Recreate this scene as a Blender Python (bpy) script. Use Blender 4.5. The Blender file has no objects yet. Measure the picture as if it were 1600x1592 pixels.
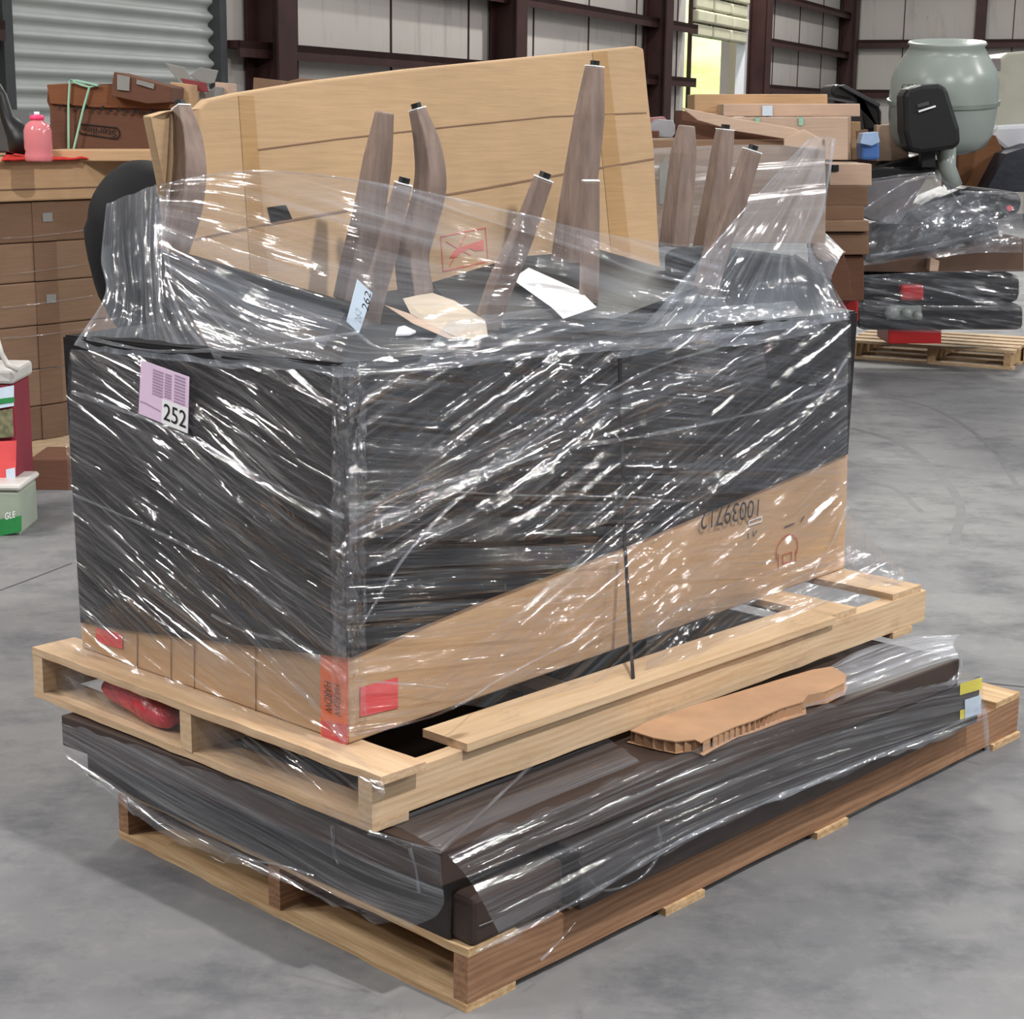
import bpy, bmesh, math, random
import numpy as np
from mathutils import Vector, Matrix, noise

random.seed(7)
PI = math.pi
scene = bpy.context.scene
C = scene.collection

# ------------------------------------------------------------------ camera, world, light, exposure
FPX, PITCH, ROLL, CAMH = 2705.8, 0.22337, 0.01229, 1.75
cF = Vector((0, math.cos(PITCH), -math.sin(PITCH)))
cR0 = Vector((1, 0, 0)); cU0 = cR0.cross(cF)
cR = math.cos(ROLL) * cR0 + math.sin(ROLL) * cU0
cU = -math.sin(ROLL) * cR0 + math.cos(ROLL) * cU0
CP = Vector((0, 0, CAMH))
camd = bpy.data.cameras.new('camera'); cam = bpy.data.objects.new('camera', camd); C.objects.link(cam)
camd.sensor_width = 36; camd.lens = FPX / 1600 * 36; camd.clip_end = 300
cam.matrix_world = Matrix(((cR.x, cU.x, -cF.x, CP.x), (cR.y, cU.y, -cF.y, CP.y), (cR.z, cU.z, -cF.z, CP.z), (0, 0, 0, 1)))
scene.camera = cam

vs = scene.view_settings
vs.view_transform = 'Standard'; vs.look = 'None'; vs.gamma = 1; vs.use_curve_mapping = False
vs.exposure = -0.28
scene.cycles.transparent_max_bounces = 32
scene.cycles.max_bounces = 8
scene.cycles.diffuse_bounces = 3
scene.cycles.glossy_bounces = 3
scene.cycles.sample_clamp_indirect = 4
scene.cycles.sample_clamp_direct = 0
scene.cycles.caustics_reflective = False
scene.cycles.caustics_refractive = False

w = bpy.data.worlds.new('hall_light'); scene.world = w; w.use_nodes = True
w.node_tree.nodes['Background'].inputs[0].default_value = (0.86, 0.92, 1.0, 1)
w.node_tree.nodes['Background'].inputs[1].default_value = 0.30

def lamp(name, loc, size, power, target=None, color=(1, 0.97, 0.93)):
    d = bpy.data.lights.new(name, 'AREA'); d.shape = 'DISK'; d.size = size; d.energy = power; d.color = color
    o = bpy.data.objects.new(name, d); C.objects.link(o); o.location = loc
    t = Vector(target) if target else Vector((loc[0], loc[1], 0))
    o.rotation_euler = (t - Vector(loc)).to_track_quat('-Z', 'Y').to_euler()
    return o
# high-bay lamps under the roof; unseen side lamps added and lowered for film glints
lamp('high_bay_and_glint_lamp', (2.6, 1.2, 6.6), 0.24, 560, (0, 4, 0.8))
for x, y, pw in ((-6.7, 1.7, 330), (-5.9, 3.5, 260), (-4.9, 5.4, 200), (-2.4, 0.6, 120), (-0.2, -2.5, 130), (-4.5, 8.5, 120), (-4.0, 11, 130),
                 (11.5, 2.4, 520), (8.6, 3.6, 340), (9.5, 6.2, 360), (5.8, 5.4, 120), (11, 10.5, 360), (1.5, 10.5, 110), (5.5, 14, 160), (3.0, 19, 330), (9, 19, 330), (-2.5, 19, 330), (4, 27, 380), (8, 29, 300)):
    lamp('high_bay_and_glint_lamp', (x, y, 5.6 if (-7 < x < -4.6 or 8 < x < 12) and y < 7 else 7.0), 0.45, pw)

# the daylight on the lawn outside the open dock door
lamp('lawn_daylight', tuple(Vector((6.53, 36, 0)) + Vector((.385, .923, 0)) * 14 + Vector((-.923, .385, 0)) * 6 + Vector((0, 0, 26))), 10, 25000, tuple(Vector((6.53, 36, 0)) + Vector((.385, .923, 0)) * 18 + Vector((-.923, .385, 0)) * 8), (1, 1, 0.9))

# ------------------------------------------------------------------ helpers
def ray(x, y): return cF + cR * ((x - 800) / FPX) - cU * ((y - 796) / FPX)
def atz(x, y, z):
    d = ray(x, y); return CP + d * ((z - CAMH) / d.z)
def atY(x, y, Y):
    d = ray(x, y); return CP + d * (Y / d.y)
def onp(x, y, P, n):
    d = ray(x, y); return CP + d * ((P - CP).dot(n) / d.dot(n))
def zat(x, y, P):
    d = ray(x, y); t = (d.x * P.x + d.y * P.y) / (d.x ** 2 + d.y ** 2); return CP + d * t
def dirs(a):
    a = math.radians(a); return Vector((math.cos(a), math.sin(a), 0)), Vector((-math.sin(a), math.cos(a), 0))
Z = Vector((0, 0, 1))

class MB:
    def __init__(s): s.v = []; s.f = []; s.uv = None
    def hexa(s, p):       # 4 bottom (ccw) + 4 top
        b = len(s.v); s.v += [Vector(q) for q in p]
        for f in ((3, 2, 1, 0), (4, 5, 6, 7), (0, 1, 5, 4), (1, 2, 6, 5), (2, 3, 7, 6), (3, 0, 4, 7)):
            s.f.append(tuple(b + i for i in f))
        return s
    def box(s, o, ux, uy, uz, a, b, c):
        o = Vector(o)
        P = lambda i, j, k: o + ux * a[i] + uy * b[j] + uz * c[k]
        return s.hexa([P(0, 0, 0), P(1, 0, 0), P(1, 1, 0), P(0, 1, 0), P(0, 0, 1), P(1, 0, 1), P(1, 1, 1), P(0, 1, 1)])
    def prism(s, pts, n):  # polygon extruded along n
        b = len(s.v); k = len(pts); s.v += [Vector(p) for p in pts] + [Vector(p) + n for p in pts]
        s.f.append(tuple(range(b, b + k))[::-1]); s.f.append(tuple(range(b + k, b + 2 * k)))
        for i in range(k): s.f.append((b + i, b + (i + 1) % k, b + k + (i + 1) % k, b + k + i))
        return s
    def tube(s, path, rad, seg=8, ang0=0, cap=True, side=None):
        b = len(s.v); n = len(path); path = [Vector(p) for p in path]
        if not hasattr(rad, '__len__'): rad = [rad] * n
        prev = None
        for i, p in enumerate(path):
            t = (path[min(i + 1, n - 1)] - path[max(i - 1, 0)]).normalized()
            a = side if side is not None else (prev if prev is not None else (Vector((1, 0, 0)) if abs(t.x) < .9 else Vector((0, 1, 0))))
            a = (a - t * a.dot(t)).normalized(); prev = a; c = t.cross(a)
            for k in range(seg):
                q = 2 * PI * k / seg + ang0
                s.v.append(p + (a * math.cos(q) + c * math.sin(q)) * rad[i])
        for i in range(n - 1):
            for k in range(seg):
                k2 = (k + 1) % seg
                s.f.append((b + i * seg + k, b + i * seg + k2, b + (i + 1) * seg + k2, b + (i + 1) * seg + k))
        if cap:
            s.f.append(tuple(b + k for k in range(seg))[::-1]); s.f.append(tuple(b + (n - 1) * seg + k for k in range(seg)))
        return s
    def lathe(s, o, prof, seg=32, ax=Z, sx=None):
        o = Vector(o); a = sx or (Vector((1, 0, 0)) if abs(ax.x) < .9 else Vector((0, 1, 0)))
        a = (a - ax * a.dot(ax)).normalized(); c = ax.cross(a); b = len(s.v)
        for r, h in prof:
            for k in range(seg):
                q = 2 * PI * k / seg; s.v.append(o + ax * h + (a * math.cos(q) + c * math.sin(q)) * r)
        for i in range(len(prof) - 1):
            for k in range(seg):
                k2 = (k + 1) % seg
                s.f.append((b + i * seg + k, b + i * seg + k2, b + (i + 1) * seg + k2, b + (i + 1) * seg + k))
        s.f.append(tuple(b + k for k in range(seg))[::-1]); s.f.append(tuple(b + (len(prof) - 1) * seg + k for k in range(seg)))
        return s
    def build(s, name, mat, parent=None, smooth=False, bevel=0, label=None, jitter=0, sub=0):
        me = bpy.data.meshes.new(name)
        me.from_pydata([tuple(v) for v in s.v], [], s.f); me.update()
        if s.uv:
            ul = me.uv_layers.new(name='UVMap')
            for li, l in enumerate(me.loops): ul.data[li].uv = s.uv[l.vertex_index]
        if smooth:
            for p in me.polygons: p.use_smooth = True
        me.materials.append(mat)
        o = bpy.data.objects.new(name, me); C.objects.link(o)
        if parent is not None: o.parent = parent; o.matrix_parent_inverse = parent.matrix_world.inverted()
        if bevel:
            m = o.modifiers.new('bevel', 'BEVEL'); m.width = bevel; m.segments = 2; m.limit_method = 'ANGLE'
        if sub:
            m = o.modifiers.new('sub', 'SUBSURF'); m.levels = sub; m.render_levels = sub
        if label: o['label'] = label
        return o

def tag(o, label, cat, group=None, kind=None):
    o['label'] = label; o['category'] = cat
    if group: o['group'] = group
    if kind: o['kind'] = kind
    return o
def struct(o, kind='structure'): o['kind'] = kind; return o
def thing(name, loc, label, cat, group=None):
    o = bpy.data.objects.new(name, None); C.objects.link(o); o.location = loc; o.empty_display_size = .1
    o.matrix_world = Matrix.Translation(Vector(loc))
    return tag(o, label, cat, group)

# ------------------------------------------------------------------ materials
def newmat(name):
    m = bpy.data.materials.new(name); m.use_nodes = True; nt = m.node_tree; nt.nodes.clear()
    out = nt.nodes.new('ShaderNodeOutputMaterial'); return m, nt, out
def N(nt, t, **k):
    n = nt.nodes.new(t)
    for a, v in k.items():
        if a.startswith('i_'): n.inputs[a[2:].replace('_', ' ')].default_value = v
        else: setattr(n, a, v)
    return n
def ramp(nt, src, p0, p1, c0=(0, 0, 0, 1), c1=(1, 1, 1, 1)):
    r = nt.nodes.new('ShaderNodeValToRGB'); r.color_ramp.elements[0].position = p0; r.color_ramp.elements[1].position = p1
    r.color_ramp.elements[0].color = c0; r.color_ramp.elements[1].color = c1; nt.links.new(src, r.inputs[0]); return r.outputs[0]
def mixc(nt, fac, a, b, mode='MIX'):
    m = nt.nodes.new('ShaderNodeMixRGB'); m.blend_type = mode
    for i, v in ((0, fac), (1, a), (2, b)):
        if hasattr(v, 'is_output'): nt.links.new(v, m.inputs[i])
        else: m.inputs[i].default_value = v if i == 0 else (*v[:3], 1)
    return m.outputs[0]
def math_(nt, op, a, b=0.0, clamp=False):
    m = nt.nodes.new('ShaderNodeMath'); m.operation = op; m.use_clamp = clamp
    for i, v in ((0, a), (1, b)):
        if hasattr(v, 'is_output'): nt.links.new(v, m.inputs[i])
        else: m.inputs[i].default_value = v
    return m.outputs[0]
def noisen(nt, vec, scale, detail=3, sc=(1, 1, 1), rough=.55, rot=(0, 0, 0), loc=(0, 0, 0)):
    mp = nt.nodes.new('ShaderNodeMapping'); mp.inputs['Scale'].default_value = sc; mp.inputs['Rotation'].default_value = rot; mp.inputs['Location'].default_value = loc
    nt.links.new(vec, mp.inputs[0])
    n = nt.nodes.new('ShaderNodeTexNoise'); n.inputs['Scale'].default_value = scale; n.inputs['Detail'].default_value = detail; n.inputs['Roughness'].default_value = rough
    nt.links.new(mp.outputs[0], n.inputs['Vector']); return n.outputs['Fac']

def srgb(r, g, b):
    f = lambda c: ((c / 255) / 12.92 if c / 255 <= .04045 else (((c / 255) + .055) / 1.055) ** 2.4)
    return (f(r), f(g), f(b))

def plain(name, col, rough=.6, var=.12, vscale=6, spec=.3, metal=0, bump=0, bscale=40, sc=(1, 1, 1), transl=0):
    m, nt, out = newmat(name); tc = N(nt, 'ShaderNodeTexCoord'); b = N(nt, 'ShaderNodeBsdfPrincipled')
    n = noisen(nt, tc.outputs['Object'], vscale, 4, sc)
    f = ramp(nt, n, .3, .7)
    c = mixc(nt, f, tuple(x * (1 - var) for x in col), tuple(min(1, x * (1 + var)) for x in col))
    nt.links.new(c, b.inputs['Base Color']); b.inputs['Roughness'].default_value = rough
    b.inputs['Specular IOR Level'].default_value = spec; b.inputs['Metallic'].default_value = metal
    if bump:
        n2 = noisen(nt, tc.outputs['Object'], bscale, 4, sc); bp = N(nt, 'ShaderNodeBump'); bp.inputs['Strength'].default_value = bump; bp.inputs['Distance'].default_value = .01
        nt.links.new(n2, bp.inputs['Height']); nt.links.new(bp.outputs[0], b.inputs['Normal'])
    nt.links.new(b.outputs[0], out.inputs[0]); return m

def wood(name, c0, c1, ax='u', yaw=46, rough=.75, knot=True, dirt=.5):
    """pine board with grain along the given direction"""
    m, nt, out = newmat(name); tc = N(nt, 'ShaderNodeTexCoord'); b = N(nt, 'ShaderNodeBsdfPrincipled')
    a = math.radians(yaw if ax == 'u' else yaw + 90)
    mp0 = N(nt, 'ShaderNodeMapping'); mp0.inputs['Rotation'].default_value = (0, 0, -a); nt.links.new(tc.outputs['Object'], mp0.inputs[0])
    v = mp0.outputs[0]
    g = noisen(nt, v, 5, 5, (.7, 9, 9), .6); g2 = noisen(nt, v, 6, 4, (1.2, 30, 30), .65); d = noisen(nt, v, 4, 5, (1, 2, 2), .7)
    wv = N(nt, 'ShaderNodeTexWave'); wv.wave_type = 'BANDS'; wv.bands_direction = 'Z'; wv.inputs['Scale'].default_value = 9; wv.inputs['Distortion'].default_value = 7; wv.inputs['Detail'].default_value = 2; wv.inputs['Detail Scale'].default_value = .8
    mp = N(nt, 'ShaderNodeMapping'); mp.inputs['Scale'].default_value = (.35, 2.2, 2.2); nt.links.new(v, mp.inputs[0]); nt.links.new(mp.outputs[0], wv.inputs['Vector'])
    f = math_(nt, 'ADD', math_(nt, 'MULTIPLY', wv.outputs['Fac'], .12), math_(nt, 'ADD', math_(nt, 'MULTIPLY', g, .5), math_(nt, 'MULTIPLY', g2, .38)))
    vo = N(nt, 'ShaderNodeTexVoronoi'); vo.inputs['Scale'].default_value = 5; mpv = N(nt, 'ShaderNodeMapping'); mpv.inputs['Scale'].default_value = (.6, 1.6, 1.6); nt.links.new(v, mpv.inputs[0]); nt.links.new(mpv.outputs[0], vo.inputs['Vector'])
    kn = ramp(nt, vo.outputs['Distance'], .05, .13, (1, 1, 1, 1), (0, 0, 0, 1))
    c = mixc(nt, ramp(nt, f, .34, .66), c0, c1)
    c = mixc(nt, math_(nt, 'MULTIPLY', kn, .7), c, tuple(x * .4 for x in c1))
    c = mixc(nt, math_(nt, 'MULTIPLY', ramp(nt, d, .55, .75), dirt), c, tuple(x * .35 for x in c0))
    nt.links.new(c, b.inputs['Base Color']); b.inputs['Roughness'].default_value = rough; b.inputs['Specular IOR Level'].default_value = .25
    bp = N(nt, 'ShaderNodeBump'); bp.inputs['Strength'].default_value = .35; bp.inputs['Distance'].default_value = .004
    nt.links.new(g, bp.inputs['Height']); nt.links.new(bp.outputs[0], b.inputs['Normal'])
    nt.links.new(b.outputs[0], out.inputs[0]); return m

def film_mat(name, h0=.04, h1=.25, g0=.05, g1=.5, fu=1.2, fv=55, rough=.14, bdist=.02, tint=(.76, .83, .94), dens=.5, fine=1.0):
    """clear plastic stretch film: mostly transparent, milky along stretched streaks, glossy creases"""
    m, nt, out = newmat(name); uv = N(nt, 'ShaderNodeUVMap')
    v = uv.outputs[0]
    s1 = noisen(nt, v, 1, 3, (fu * 1.3, fv, 1), .6)
    s2 = noisen(nt, v, 1, 3, (fu * .6, fv * .22, 1), .55, loc=(3, 5, 0))
    s3 = noisen(nt, v, 1, 2, (fu * 3.0, fv * 1.9, 1), .6, loc=(1, 9, 0))
    p = noisen(nt, v, 1, 3, (2.6, 4.2, 1), .6, loc=(7, 2, 0))
    r1 = ramp(nt, s1, .52, .70); r2 = ramp(nt, s2, .42, .72); r3 = ramp(nt, s3, .5, .66); rp = ramp(nt, p, .42, .62)
    st = math_(nt, 'ADD', math_(nt, 'MULTIPLY', r1, .55), math_(nt, 'MULTIPLY', r2, .6))
    haze = math_(nt, 'ADD', math_(nt, 'MULTIPLY', st, h1), h0, True)
    gl = math_(nt, 'MULTIPLY', math_(nt, 'MAXIMUM', r1, r3), math_(nt, 'ADD', math_(nt, 'MULTIPLY', rp, .9), .1))
    gloss = math_(nt, 'ADD', math_(nt, 'MULTIPLY', gl, g1), g0, True)
    s4 = noisen(nt, v, 1, 1.5, (fu * .8, fv * .42, 1), .5, loc=(13, 1, 0))
    hb = math_(nt, 'ADD', math_(nt, 'MULTIPLY', s1, .25), math_(nt, 'ADD', math_(nt, 'MULTIPLY', s4, 1.7), math_(nt, 'MULTIPLY', s3, .08 * fine)))
    bp = N(nt, 'ShaderNodeBump'); bp.inputs['Strength'].default_value = 1; bp.inputs['Distance'].default_value = bdist
    nt.links.new(hb, bp.inputs['Height'])
    tr = N(nt, 'ShaderNodeBsdfTransparent'); tr.inputs[0].default_value = (.97, .97, .98, 1)
    df = N(nt, 'ShaderNodeBsdfDiffuse'); df.inputs[0].default_value = (*tint, 1)
    tl = N(nt, 'ShaderNodeBsdfTranslucent'); tl.inputs[0].default_value = (*tint, 1)
    md = N(nt, 'ShaderNodeMixShader'); md.inputs[0].default_value = .35; nt.links.new(df.outputs[0], md.inputs[1]); nt.links.new(tl.outputs[0], md.inputs[2])
    nt.links.new(bp.outputs[0], df.inputs['Normal'])
    m1 = N(nt, 'ShaderNodeMixShader'); nt.links.new(haze, m1.inputs[0]); nt.links.new(tr.outputs[0], m1.inputs[1]); nt.links.new(md.outputs[0], m1.inputs[2])
    gs = N(nt, 'ShaderNodeBsdfGlossy'); gs.inputs['Roughness'].default_value = rough; gs.inputs[0].default_value = (1, 1, 1, 1); nt.links.new(bp.outputs[0], gs.inputs['Normal'])
    m2 = N(nt, 'ShaderNodeMixShader'); nt.links.new(gloss, m2.inputs[0]); nt.links.new(m1.outputs[0], m2.inputs[1]); nt.links.new(gs.outputs[0], m2.inputs[2])
    nt.links.new(m2.outputs[0], out.inputs[0]); return m

def cardboard(name, col, rough=.8, horiz=True, var=.08):
    m, nt, out = newmat(name); tc = N(nt, 'ShaderNodeTexCoord'); b = N(nt, 'ShaderNodeBsdfPrincipled')
    n = noisen(nt, tc.outputs['Object'], 2.2, 5, (1, 1, 1), .6); g = noisen(nt, tc.outputs['Object'], 4, 3, (1.5, 1.5, 22))
    f = math_(nt, 'ADD', math_(nt, 'MULTIPLY', n, .6), math_(nt, 'MULTIPLY', g, .4))
    c = mixc(nt, ramp(nt, f, .35, .65), tuple(x * (1 - var * 1.6) for x in col), tuple(x * (1 + var) for x in col))
    nt.links.new(c, b.inputs['Base Color']); b.inputs['Roughness'].default_value = rough; b.inputs['Specular IOR Level'].default_value = .2
    bp = N(nt, 'ShaderNodeBump'); bp.inputs['Strength'].default_value = .25; bp.inputs['Distance'].default_value = .004
    nt.links.new(g, bp.inputs['Height']); nt.links.new(bp.outputs[0], b.inputs['Normal'])
    nt.links.new(b.outputs[0], out.inputs[0]); return m

M = {}
M['card'] = cardboard('cardboard_kraft', srgb(186, 153, 118))
M['card_sheet'] = cardboard('cardboard_sheet', srgb(176, 148, 116))
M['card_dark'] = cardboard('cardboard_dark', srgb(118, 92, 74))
M['card_brown'] = cardboard('cardboard_brown', srgb(132, 106, 86))  # one even mid-brown board colour
M['card_rust'] = cardboard('cardboard_rust', srgb(98, 68, 54))
M['card_pale'] = cardboard('cardboard_pale', srgb(192, 166, 146))
M['honey'] = plain('honeycomb_kraft', srgb(172, 136, 106), .85, .12, 9)
M['pineU'] = wood('pine_long_grain', srgb(204, 180, 150), srgb(184, 154, 120), 'u')
M['pineV'] = wood('pine_cross_grain', srgb(202, 176, 146), srgb(176, 146, 114), 'v')
M['brownU'] = wood('stained_pine_stringer', srgb(160, 124, 96), srgb(122, 90, 68), 'u', dirt=.45)
M['oldV'] = wood('old_pine_cross_grain', srgb(205, 178, 140), srgb(160, 124, 86), 'v', dirt=.5)
M['legwood'] = plain('weathered_leg_wood', srgb(122, 106, 98), .6, .22, 14, .25, sc=(3, 3, .5), bump=.3, bscale=30)
M['darkwood'] = plain('espresso_board', srgb(44, 37, 35), .45, .25, 10, .4, sc=(1, 1, 8))
M['brownbox'] = plain('dark_brown_board', srgb(62, 50, 45), .5, .12, 5)
M['black'] = plain('black_plastic', srgb(24, 24, 26), .42, .2, 5, .35)
M['blackmatte'] = plain('black_fabric', srgb(20, 20, 22), .8, .2, 5, .2)
M['blackcover'] = plain('black_cover', srgb(26, 25, 27), .6, .3, 4, .15, bump=.5, bscale=6, sc=(1, 1, 5))
M['steel'] = plain('brown_painted_steel', srgb(62, 40, 38), .5, .2, 3)
M['white'] = plain('white_paper', srgb(236, 238, 240), .6, .03)
M['cream'] = plain('cream_upholstery', srgb(186, 172, 152), .8, .06, 4)
M['pink'] = plain('pink_paper', srgb(222, 196, 222), .6, .03)
M['paleblue'] = plain('pale_blue_paper', srgb(196, 212, 228), .5, .06, 20)
M['ink'] = plain('black_ink', srgb(22, 20, 20), .6, 0)
M['inkgrey'] = plain('grey_print', srgb(165, 140, 168), .6, .1, 60)
M['redink'] = plain('red_ink', srgb(190, 92, 76), .7, .1, 30)
M['orange'] = plain('orange_tape', srgb(236, 112, 58), .4, .05, 9)
M['redtape'] = plain('red_tape', srgb(214, 84, 86), .4, .1, 9)
M['redplastic'] = plain('red_plastic', srgb(196, 52, 62), .3, .3, 14, .5, bump=.8, bscale=20)
M['red'] = plain('red_paint', srgb(176, 28, 30), .35, .1, 4, .5)
M['yellow'] = plain('yellow_sticker', srgb(222, 208, 60), .5, .03)
M['green'] = plain('green_print', srgb(46, 130, 72), .5, .2, 9)
M['sage'] = plain('sage_green_paint', srgb(146, 155, 150), .28, .05, 3, .5)
M['greyframe'] = plain('dark_grey_paint', srgb(70, 72, 74), .4, .1)
M['blue'] = plain('blue_plastic', srgb(72, 112, 178), .4, .1, 6)
M['strap'] = plain('black_strapping', srgb(36, 34, 34), .5, .2, 60)
M['tyre'] = plain('tyre_rubber_marks', srgb(100, 100, 103), .6, .12, 12)
M['groove'] = plain('floor_joint_filler', srgb(62, 62, 64), .8, .2, 12)
M['greenstrap'] = plain('green_strapping', srgb(150, 196, 172), .4, .05)
M['redcloth'] = plain('red_shop_cloth', srgb(186, 54, 48), .9, .15, 20, .1)
M['darkred'] = plain('dark_red_print', srgb(120, 52, 56), .6, .1)
M['greycard'] = plain('grey_card', srgb(132, 132, 128), .8, .1, 6)
M['tarp'] = plain('pale_olive_sheet', srgb(160, 160, 146), .35, .1, 2, .5, bump=.6, bscale=3)

def floor_mat():
    m, nt, out = newmat('polished_concrete'); tc = N(nt, 'ShaderNodeTexCoord'); b = N(nt, 'ShaderNodeBsdfPrincipled'); o = tc.outputs['Object']
    a = noisen(nt, o, .55, 6, (1, 1, 1), .62); d = noisen(nt, o, 2.6, 8, (1, 1.3, 1), .68, loc=(4, 1, 0)); f = noisen(nt, o, 13, 6, (1, 1, 1), .7); sp = noisen(nt, o, 5, 7, (1.6, .6, 1), .75, rot=(0, 0, .9))
    c = mixc(nt, ramp(nt, a, .3, .7), srgb(98, 99, 103), srgb(128, 127, 127))
    c = mixc(nt, math_(nt, 'MULTIPLY', ramp(nt, d, .48, .66), .7), c, srgb(78, 79, 84))
    c = mixc(nt, math_(nt, 'MULTIPLY', ramp(nt, f, .5, .75), .22), c, srgb(156, 154, 150))
    c = mixc(nt, math_(nt, 'MULTIPLY', ramp(nt, sp, .6, .72), .4), c, srgb(76, 76, 80))
    nt.links.new(c, b.inputs['Base Color']); b.inputs['Specular IOR Level'].default_value = .25
    nt.links.new(ramp(nt, d, .3, .7, (.55,) * 3 + (1,), (.75,) * 3 + (1,)), b.inputs['Roughness'])
    bp = N(nt, 'ShaderNodeBump'); bp.inputs['Strength'].default_value = .12; bp.inputs['Distance'].default_value = .003; nt.links.new(f, bp.inputs['Height']); nt.links.new(bp.outputs[0], b.inputs['Normal'])
    nt.links.new(b.outputs[0], out.inputs[0]); return m
M['floor'] = floor_mat()

def wall_mat(name, base, along_yaw):
    m, nt, out = newmat(name); tc = N(nt, 'ShaderNodeTexCoord'); b = N(nt, 'ShaderNodeBsdfPrincipled')
    mp = N(nt, 'ShaderNodeMapping'); mp.inputs['Rotation'].default_value = (0, 0, -math.radians(along_yaw)); nt.links.new(tc.outputs['Object'], mp.inputs[0]); v = mp.outputs[0]
    st = noisen(nt, v, 2.2, 6, (2.2, 1, .35), .7); big = noisen(nt, v, .5, 4); sm = noisen(nt, v, 6, 5, (2.5, 1, .5), .7)
    c = mixc(nt, ramp(nt, big, .3, .7), tuple(x * .86 for x in base), base)
    c = mixc(nt, math_(nt, 'MULTIPLY', ramp(nt, st, .55, .75), .45), c, srgb(128, 116, 104))
    c = mixc(nt, math_(nt, 'MULTIPLY', ramp(nt, sm, .66, .76), .7), c, srgb(92, 80, 72))
    nt.links.new(c, b.inputs['Base Color']); b.inputs['Roughness'].default_value = .55; b.inputs['Specular IOR Level'].default_value = .3
    nt.links.new(b.outputs[0], out.inputs[0]); return m
WY = 67.36
M['wall'] = wall_mat('stained_white_insulation', srgb(206, 200, 194), WY)
M['wallR'] = wall_mat('grey_white_insulation', srgb(196, 191, 184), WY - 90)
M['shutter'] = plain('shutter_grey_green', srgb(176, 180, 178), .45, .06, 2)
M['curtain'] = plain('quilted_door_cream', srgb(206, 204, 178), .7, .06, 4)
M['doorwhite'] = plain('white_jamb', srgb(244, 246, 250), .4, .02)
M['pinkpost'] = plain('pale_pink_post', srgb(232, 214, 220), .6, .02)
M['lawn'] = plain('lawn_grass', srgb(172, 204, 124), .9, .35, .5, .1)

F1 = film_mat('film_tight', .006, .065, .05, .24, 1.1, 60, .07, .034)
F2 = film_mat('film_crossing', .004, .05, .04, .22, 1.0, 48, .07, .034)
FV = film_mat('film_veil', .03, .20, .05, .25, .9, 45, .09, .03)
FC = film_mat('film_clear', .012, .10, .04, .22, 1.0, 40, .08, .026)
FR_ = film_mat('film_roped_edge', .06, .32, .10, .4, 7, 26, .09, .03, dens=.9)
FB = film_mat('film_over_background', .03, .16, .03, .5, 1.6, 20, .1, .05)

# ------------------------------------------------------------------ film builder
def catmull(P, n):
    P = np.asarray(P, float); k = len(P)
    if k == 2:
        t = np.linspace(0, 1, n * 1 + 1)[:, None]; return P[0] * (1 - t) + P[1] * t
    E = np.vstack([2 * P[0] - P[1], P, 2 * P[-1] - P[-2]]); out = []
    for i in range(k - 1):
        a, b, c, d = E[i:i + 4]
        for j in range(n):
            t = j / n; out.append(.5 * (2 * b + (c - a) * t + (2 * a - 5 * b + 4 * c - d) * t * t + (3 * b - a - 3 * c + d) * t ** 3))
    out.append(P[-1]); return np.array(out)
_uvoff = [0.0]
def film(name, rows, mat, parent, ang=0, su=14, sv=14, amp=.004, fq=(3, 22), curved=True, label=None, crinkle=0, torn=0):
    rows = [np.array([tuple(p) for p in r], float) for r in rows]
    nc = max(len(r) for r in rows)
    R = [catmull(r, su) if curved else np.vstack([r[i] * (1 - j / su) + r[i + 1] * (j / su) for i in range(len(r) - 1) for j in range(su)] + [r[-1]]) for r in rows]
    m = max(len(r) for r in R)
    R = [r if len(r) == m else np.array([[np.interp(q, np.linspace(0, 1, len(r)), r[:, k]) for k in range(3)] for q in np.linspace(0, 1, m)]) for r in R]
    R = np.array(R)                          # rows x m x 3
    G = np.array([catmull(R[:, j], sv) if curved else np.vstack([R[i, j] * (1 - t / sv) + R[i + 1, j] * (t / sv) for i in range(len(R) - 1) for t in range(sv)] + [R[-1, j]]) for j in range(m)]).transpose(1, 0, 2)
    nr = G.shape[0]
    du = np.linalg.norm(np.diff(G, axis=1), axis=2).mean(0); dv = np.linalg.norm(np.diff(G, axis=0), axis=2).mean(1)
    U = np.concatenate([[0], np.cumsum(du)]); V = -np.concatenate([[0], np.cumsum(dv)])
    gu = np.gradient(G, axis=1); gv = np.gradient(G, axis=0); nn = np.cross(gu, gv); nn /= (np.linalg.norm(nn, axis=2, keepdims=True) + 1e-9)
    _uvoff[0] += 3.37; off = _uvoff[0]
    ca, sa = math.cos(math.radians(ang)), math.sin(math.radians(ang))
    b = MB(); b.uv = []
    for i in range(nr):
        for j in range(m):
            uu = U[j] * ca + V[i] * sa; vv = -U[j] * sa + V[i] * ca
            h = noise.noise((uu * fq[0] + off, vv * fq[1], off)) + .5 * noise.noise((uu * fq[0] * 2.5, vv * fq[1] * 2.3 + off, 3))
            if crinkle: h += crinkle * (noise.noise((uu * 30 + off, vv * 34, 5)))
            P = G[i, j] + nn[i, j] * h * amp
            if torn and (i == 0 or i == nr - 1): P = P + np.array([0, 0, 1]) * torn * noise.noise((U[j] * 14, off, 1))
            b.v.append(Vector(P)); b.uv.append((uu + off, vv + off))
    for i in range(nr - 1):
        for j in range(m - 1):
            a = i * m + j; b.f.append((a, a + m, a + m + 1, a + 1))
    return b.build(name, mat, parent, smooth=True, label=label)

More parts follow.
